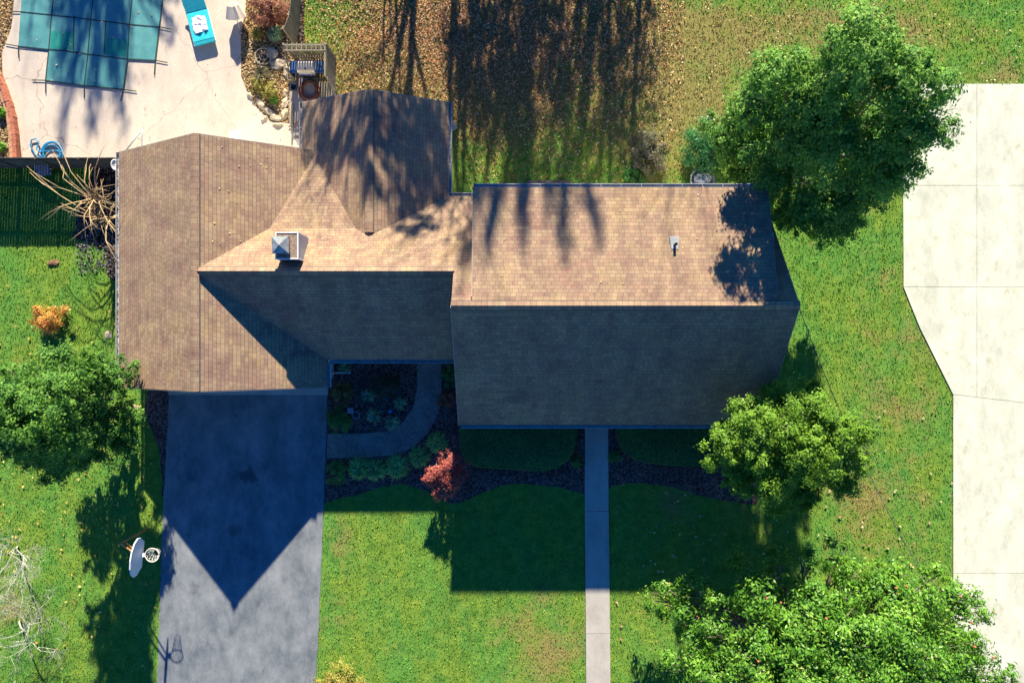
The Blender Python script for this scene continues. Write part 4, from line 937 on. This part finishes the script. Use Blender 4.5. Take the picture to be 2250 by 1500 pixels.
coil(P(117, 337, .1), .55, 4.3, .036, simple('blue_hose', (.02, .22, .42), .4, .2), 'pool_hose', 'coiled blue hose in the corner of the pool deck', 'hose', 4,
     extra=[(-.2, -.5, .05), (-.9, -.1, .05), (-1.15, .35, .06), (-1.1, .68, .07), (-.85, .75, .08), (-.7, .5, .09), (-.82, .2, .1), (-.6, .03, .12), (-.2, .08, .15), (.3, .1, .16)])
tag(MB().lathe(P(648, 195, .09), [(.10, 0), (.16, .26), (.18, .28), (.15, .28), (.13, .1), (.01, .1)], 18).build('plant_pot', simple('navy_pot', (.03, .05, .09), .4, .2), smooth=True), 'small dark round pot beside the coiled brown hose', 'pot')
cr = empty('planter_box', (*P(645, 171).xy, .09), 'small wooden planter box below the barbecue shelf', 'planter')
m_ = MB()
for k in (-1, 1): m_.box((k * .2, 0, .12), (.03, .46, .24)); m_.box((0, k * .22, .12), (.37, .03, .24))
m_.build('sides', M_wood, cr); MB().box((0, 0, .08), (.36, .4, .16)).build('soil', M_dsoil, cr)
tag(MB().bar(P(641, 232, .12), P(642, 284, .12), .12, .12).build('timber_edging', wood_mat('new_timber', (.52, .46, .28))), 'pale timber edging at the end of the planting bed', 'edging')
# ring and rocks in the bed
wr = empty('metal_ring', P(579, 125, .15), 'rusted metal ring lying in the planting bed', 'ring')
MB().tube([(.42 * math.cos(a), .42 * math.sin(a), .05 + .03 * math.sin(a)) for a in [2 * PI * i / 28 for i in range(29)]], .032, 8).build('rim', simple('grey_iron', (.36, .33, .26), .7, .3), wr, smooth=True)
MB().tube([(.2 * math.cos(a), .2 * math.sin(a), .02) for a in [2 * PI * i / 20 for i in range(21)]], .022, 7).build('inner_ring', simple('grey_iron', (.36, .33, .26)), wr, smooth=True)
def rock(px, py, sx, sy, h, seed, label, rz=0, grp='tan rocks edging the planting bed', name='rock'):
    bm = bmesh.new(); bmesh.ops.create_icosphere(bm, subdivisions=3, radius=1)
    for v in bm.verts:
        n_ = mnoise.noise(v.co * 1.3 + Vector((seed * 3.1, 0, 0))) * .45 + mnoise.noise(v.co * 3.5 + Vector((seed, 5, 0))) * .14; v.co *= 1 + n_
        v.co = Vector((v.co.x * sx, v.co.y * sy, v.co.z * h + h * .5))
    me = bpy.data.meshes.new(name); bm.to_mesh(me); bm.free()
    o = link(name, me, M_stone); o.location = P(px, py); o.rotation_euler = (0, 0, rz); return tag(o, label, 'rock', grp)
RK = [(575, 232, .34, .16, -.9, 'tan rock fourth from the lower tip of the bed, on the deck side'), (592, 246, .32, .16, -.6, 'tan rock on the curved bed edge facing the deck'), (606, 260, .34, .17, -.3, 'long tan rock along the lower bed edge'), (626, 252, .16, .34, -.2, 'upright tan rock at the lower tip of the bed'),
      (627, 228, .16, .3, -.2, 'tan rock beside the timber edging'), (628, 206, .13, .22, .1, 'tan rock level with the navy pot'), (583, 262, .2, .14, .5, 'pale flat rock just off the bed on the deck'), (611, 142, .42, .28, .1, 'largest flat rock in the middle of the bed'), (633, 160, .2, .3, 0, 'tan rock next to the wooden planter box'),
      (600, 118, .26, .3, .4, 'rough rock right of the metal ring'), (552, 212, .2, .14, -.9, 'small rock at the deck edge of the bed'), (612, 276, .3, .1, 0, 'flat rock on the deck below the bed tip')]
for i, (a, b, sx, sy, rz, l) in enumerate(RK): rock(a, b, sx, sy, .12, i + 1, l, rz)

# ---------------------------------------------------------------- pool cover
def cover():
    root = empty('pool_cover', P(200, 60, .1), 'teal mesh safety cover strapped over the pool', 'pool cover'); O = root.location
    m, t, b = new_mat('cover_mesh'); p = pos(t)
    c = ramp(t, noise(t, p, 1.2, 4, .6), [(.3, (.05, .21, .23)), (.7, (.11, .33, .31))])
    c = mix(t, 1., c, ramp(t, noise(t, p, 30, 3, .8), [(.3, (.8, .8, .8)), (.7, (1.15, 1.15, 1.15))]), 'MULTIPLY')
    t.links.new(c, b.inputs['Base Color']); bump(t, b, noise(t, stretch(t, p, (1, .4, 1)), 2.5, 3), .35, .05); b.inputs['Roughness'].default_value = .55
    pts = [(50, -140), (47, 0), (40, 101), (107, 109), (100, 176), (185, 188), (271, 196), (280, 131), (341, 133), (357, 0), (372, -140)]
    MB().slab([P(a, b_, .115) - O for a, b_ in pts], .03).build('sheet', m, root)
    gp = simple('green_panel', (.015, .24, .19), .6, .15, 5)
    MB().slab([P(a, b_, .121) - O for a, b_ in [(112, 69), (161, 71), (159, 111), (110, 107)]], .004).build('patch', gp, root)
    MB().slab([P(a, b_, .121) - O for a, b_ in [(233, 83), (279, 88), (278, 125), (230, 119)]], .004).build('patch', gp, root)
    ms = simple('strap_web', (.02, .05, .045), .7, .3)
    S = MB()
    def strap(*pp):
        for i in range(len(pp) - 1): S.bar(P(pp[i][0], pp[i][1], .126) - O, P(pp[i + 1][0], pp[i + 1][1], .126) - O, .05, .012)
    strap((125, -140), (117, 0), (113, 33), (107, 109)); strap((208, -140), (204, 0), (199, 45), (193, 118), (185, 188), (185, 215)); strap((300, -140), (290, 0), (284, 54), (280, 131), (271, 196), (265, 222))
    strap((24, 26), (44, 26), (113, 33), (199, 43), (284, 54), (353, 60), (376, 65)); strap((12, 97), (40, 102), (107, 109), (144, 112), (197, 120), (280, 130), (341, 133), (368, 138))
    strap((40, 101), (41, 128)); strap((107, 109), (100, 176), (100, 205)); strap((70, 176), (100, 177), (185, 188), (271, 197), (300, 201)); strap((341, 133), (339, 165)); strap((357, 0), (341, 133)); strap((163, 35), (161, 110)); strap((232, 50), (229, 118))
    S.build('straps', ms, root)
cover()
# brick edging
pts = [(-30, 128), (0, 160), (16, 192), (29, 228), (38, 262), (43, 300), (45, 350)]
be = empty('brick_edging', P(30, 250), 'curved terracotta brick edging left of the pool deck', 'edging'); O = be.location
for nm, off, z, mt in (('wall', -2, .38, M_brick), ('base_course', -13, .22, simple('pale_brick', (.46, .25, .15), .9, .25, 6, bs=.3))):
    m_ = MB(); rb = random.Random(1)
    for i in range(len(pts) - 1):
        a = P(pts[i][0] + off, pts[i][1]); b = P(pts[i + 1][0] + off, pts[i + 1][1]); L = (b - a).length; nn = max(1, int(L / .28)); d = (b - a).normalized()
        for k in range(nn):
            c = a.lerp(b, (k + .5) / nn); m_.box(c - O + Vector((0, 0, z / 2)) + Vector((rb.uniform(-.012, .012), 0, rb.uniform(-.01, .01))), (L / nn - .015, .22, z), math.atan2(d.y, d.x))
    m_.build(nm, mt, be)
# ---------------------------------------------------------------- poolside things
lg = empty('sun_lounger', P(444, 52, .07), 'turquoise sun lounger with a crumpled white towel on the pool deck', 'sun lounger', None, math.atan2(-97, 25) + PI / 2)
tq = simple('turquoise_sling', (.02, .50, .55), .6, .12, 6); tqd = simple('dark_turquoise', (.015, .36, .44), .7, .15, 6)  # backrest and foot end get a darker turquoise than the seat
lg.scale = (1.1, 1.1, 1)
MB().slab([(-.5, -.95, .37), (.5, -.95, .37), (.5, .45, .37), (-.5, .45, .37)], .09).build('seat', tq, lg)
MB().slab([(-.5, .46, .39), (.5, .46, .39), (.5, 1.08, .62), (-.5, 1.08, .62)], .08).build('backrest', tqd, lg)
MB().slab([(-.49, -1.12, .34), (.49, -1.12, .34), (.49, -.96, .36), (-.49, -.96, .36)], .12).build('foot_end', tqd, lg)
for x in (-.42, .42):
    for y in (-.85, .4): MB().tube([(x, y, 0), (x, y, .29)], .03, 8).build('leg', M_white, lg)
fr = MB()
for x in (-.52, .52): fr.bar((x, -1.1, .29), (x, .5, .29), .035, .05)
fr.build('frame', M_white, lg)
bm = bmesh.new(); bmesh.ops.create_grid(bm, x_segments=26, y_segments=26, size=.5)
for v in bm.verts:
    n_ = mnoise.noise(v.co * 3.5) * .07 + mnoise.noise(v.co * 8) * .045
    an = math.atan2(v.co.y, v.co.x); k = .85 + .2 * mnoise.noise(Vector((math.cos(an), math.sin(an), 2)) * 1.2)
    v.co = Vector((v.co.x * k * .85, v.co.y * k * .95, .06 + n_))
me = bpy.data.meshes.new('towel'); bm.to_mesh(me); bm.free()
tw = link('towel', me, simple('white_towel', (.80, .80, .82), .9, .05, 9, bs=.4), smooth=True); tw.location = P(440, 54, .43); tw.rotation_euler = (0, 0, .25)
s_ = tw.modifiers.new('t', 'SOLIDIFY'); s_.thickness = .02
tag(tw, 'crumpled white towel lying on the turquoise sun lounger', 'towel')
um = empty('patio_umbrella', P(529, 72, .07), 'cream patio umbrella leaning over the top edge of the deck', 'umbrella'); top = Vector((-.05, 1.2, 1.15))
MB().tube([(0, 0, 0), top * 1.02], .022, 8).build('pole', M_white, um, smooth=True)
MB().lathe((0, 0, 0), [(.10, 0), (.10, .03), (.04, .05), (.035, .2), (.01, .2)], 16).build('base', simple('grey_base', (.3, .3, .3), .7), um)
m_ = MB(); vs = [top]; ax = top.normalized(); u_ = ax.orthogonal().normalized(); v_ = ax.cross(u_); nn = 16
for rr, dz in ((.30, -.28), (.55, -.85)):
    for k in range(nn):
        a = 2 * PI * k / nn; q = 1 if k % 2 == 0 else .9; vs.append(top + (u_ * math.cos(a) + v_ * math.sin(a)) * rr * q + ax * (dz - (0 if k % 2 == 0 else .05)))
fs = [(0, 1 + k, 1 + (k + 1) % nn) for k in range(nn)] + [(1 + k, 1 + nn + k, 1 + nn + (k + 1) % nn, 1 + (k + 1) % nn) for k in range(nn)]
cn = m_.add(vs, fs).build('canopy', simple('cream_canvas', (.78, .66, .50), .8, .1, 3), um); s_ = cn.modifiers.new('t', 'SOLIDIFY'); s_.thickness = .012
tag(MB().box(P(517, 299, .25), (.55, .42, .34), .1).box(P(517, 299, .44), (.6, .46, .05), .1).build('storage_box', simple('white_plastic', (.85, .85, .85), .5, .03)), 'white plastic box by the wall on the pool deck', 'box')
tag(MB().bar(P(497, 301, .15), P(508, 302, .15), .5, .12).build('bench_seat', simple('tan_wood', (.65, .5, .28), .7, .2)), 'pale wooden board beside the white plastic box', 'board')
hr = empty('pool_handrail', P(300, 312, .07), 'white tubular frame standing behind the garage gable', 'handrail')
O = hr.location; A = P(313, 285, .9) - O; B = P(276, 332, .1) - O; C = P(312, 330, .1) - O
MB().tube([B, A], .04, 8).build('strut', M_white, hr, smooth=True); MB().tube([A, C], .032, 8).build('leg', M_white, hr, smooth=True)
# dish at the corner
dh = empty('satellite_dish', P(251, 363, 0), 'small white oval dish at the upper left corner of the garage roof', 'dish')
zz = 2.35; O = P(251, 363, zz); dv = MB(); ti = Matrix.Rotation(R(55), 3, 'Y')
vs = [];
for i, rr in enumerate((0, .1, .18, .25)):
    for k in range(20):
        a = 2 * PI * k / 20; vs.append(ti @ Vector((rr * math.cos(a) * .8, rr * math.sin(a) * 1.15, rr * rr * 1.2)) )
fs = [(i * 20 + k, i * 20 + (k + 1) % 20, (i + 1) * 20 + (k + 1) % 20, (i + 1) * 20 + k) for i in range(3) for k in range(20)]
dh.location = O; o = dv.add(vs, fs).build('reflector', M_white, dh, smooth=True); s_ = o.modifiers.new('t', 'SOLIDIFY'); s_.thickness = .015
MB().tube([(0, 0, -.02), (.15, 0, -.15), (.15, 0, -2.3)], .02, 7).build('mast', M_steel, dh)
tag(MB().box(P(95, 373, .35), (.6, .5, .5), .2).box(P(95, 373, .63), (.66, .56, .05), .2).build('utility_box', simple('grey_box', (.20, .22, .25), .6, .2)), 'grey utility box at the foot of the dark fence', 'box')
# lawn stones / soil lumps
rock(118, 578, .28, .16, .07, 31, 'brown clod on the left lawn above the orange bush', .3, None, 'dirt_clod')
bpy.data.objects['dirt_clod'].data.materials[0] = simple('clod', (.20, .11, .06), .9, .3, 6)
rock(238, 735, .2, .2, .03, 32, 'flat grey stepping stone by the garage gutter', 0, None, 'stepping_stone')

# basketball hoop
hp = empty('basketball_hoop', (-19.2, -9.88, 0), 'white fan-shaped basketball backboard and hoop on a rusty pole beside the driveway', 'basketball hoop'); O = hp.location
MB().tube([(0, 0, -.1), (0, 0, 2.62)], .055, 10).build('pole', M_rust, hp, smooth=True)
BX = Vector((1.28, -.42, 0)); rz = R(6)
ar = MB(); ar.tube([(0, 0, 2.55), BX + Vector((-.05, 0, 3.15))], .045, 8).tube([(0, 0, 2.2), BX + Vector((-.05, .0, 2.98))], .03, 8); ar.build('arm', M_rust, hp, smooth=True)
fan = [(-.62, 0), (.62, 0), (.90, .38), (.93, .62), (.75, .88), (.42, 1.04), (0, 1.1), (-.42, 1.04), (-.75, .88), (-.93, .62), (-.90, .38)]
m_ = MB(); n_ = len(fan); cz_, sz_ = math.cos(rz), math.sin(rz)
def bp(h, z, dx): return BX + Vector((dx * cz_ + h * sz_, h * cz_ - dx * sz_, 2.88 + z))
vs = [bp(h, z, .03) for h, z in fan] + [bp(h, z, -.03) for h, z in fan]
m_.add(vs, [tuple(range(n_)), tuple(reversed(range(n_, 2 * n_)))] + [(i, i + n_, (i + 1) % n_ + n_, (i + 1) % n_) for i in range(n_)])
m_.build('backboard', simple('board_white', (.70, .72, .74), .35, .05, 2), hp, fix=True)
rc = BX + Vector((.55, 0, 3.05))
MB().box(BX + Vector((.12, 0, 3.04)), (.2, .16, .10)).build('bracket', M_white, hp)
MB().tube([rc + Vector((.33 * math.cos(a), .33 * math.sin(a), 0)) for a in [2 * PI * i / 32 for i in range(33)]], .022, 8).build('rim', simple('rim_paint', (.72, .62, .52), .5, .2), hp, smooth=True)
nt_ = MB()
for k in range(12):
    for s in (-1, 1):
        pts = []
        for j in range(5):
            a = 2 * PI * k / 12 + s * j * PI / 12 * .9; rr = .32 - .045 * j if j < 4 else .17; pts.append(rc + Vector((rr * math.cos(a), rr * math.sin(a), -.12 * j)))
        nt_.tube(pts, .008, 4)
nt_.build('net', simple('net_cord', (.75, .75, .72), .8, .1), hp)

# front bed trinkets
tag(MB().box(P(770, 902, .35), (.3, .3, .05), .05).box(P(770, 902, .16), (.08, .08, .34), .05).build('bird_feeder', simple('mauve_stone', (.36, .28, .33), .8, .1)), 'small square mauve pedestal in the shaded bed', 'pedestal')
tag(MB().tube([P(782, 912, .08) + Vector((.19 * math.cos(a), .19 * math.sin(a), 0)) for a in [2 * PI * i / 24 for i in range(25)]], .022, 7).build('wire_ring', simple('wire_grey', (.35, .38, .42), .5, .1), smooth=True), 'thin grey ring on the mulch beside the mauve pedestal', 'ring')
tag(MB().lathe(P(806, 868, .03), [(.15, 0), (.22, .3), (.2, .3), (.17, .2), (.01, .2)], 20).build('blue_pot', simple('cobalt_glaze', (.02, .08, .30), .25, .2), smooth=True), 'round blue pot under a spiky pale plant', 'pot')
tag(MB().lathe(P(858, 903, .05), [(.02, 0), (.10, .05), (.11, .12), (.06, .2), (.01, .22)], 14).build('glass_ornament', simple('blue_glass', (.03, .22, .60), .15, .1), smooth=True), 'small bright blue ornament between the two spiky plants', 'ornament')
# back of house
tag(MB().box((1.9, 8.0, .15), (2.2, .9, .08)).box((1.9, 7.75, .3), (2.2, .4, .06)).box((1.0, 7.9, .06), (.1, .8, .12)).box((2.8, 7.9, .06), (.1, .8, .12)).build('back_steps', M_woodd), 'dark wooden step along the back wall', 'steps')
bn = empty('rubbish_bin', P(1535, 402), 'round grey bin with a pale bag behind the house under the evergreen', 'bin')
MB().lathe((0, 0, 0), [(.48, 0), (.62, .75), (.66, .78), (.58, .78), (.52, .5), (.01, .5)], 28).build('barrel', simple('bin_grey', (.34, .37, .37), .6, .15), bn, smooth=True)
bm = bmesh.new(); bmesh.ops.create_icosphere(bm, subdivisions=3, radius=.42)
for v in bm.verts: v.co = Vector((v.co.x, v.co.y, v.co.z * .5 + .66)) * (1 + .22 * mnoise.noise(v.co * 5))
me = bpy.data.meshes.new('bag'); bm.to_mesh(me); bm.free(); link('bag', me, simple('pale_bag', (.6, .62, .68), .4, .1), bn)
tag(MB().bar(P(985, 262, .1), P(1000, 285, .1), .35, .06).build('splash_block', M_stone), 'stone splash block under the rear wing gutter', 'splash block')
# overhead cable
pts = []
A = Vector((12.25, 1.8, 6.6)); B = P(2260, 1640, 6.2)
for i in range(25):
    t = i / 24; q = A.lerp(B, t); q.z -= 1.9 * 4 * t * (1 - t); pts.append(q)
tag(MB().tube(pts, .018, 6).build('power_cable', simple('cable_grey', (.10, .11, .12), .6, .1)), 'thin dark cable running from the roof end over the right lawn', 'cable')
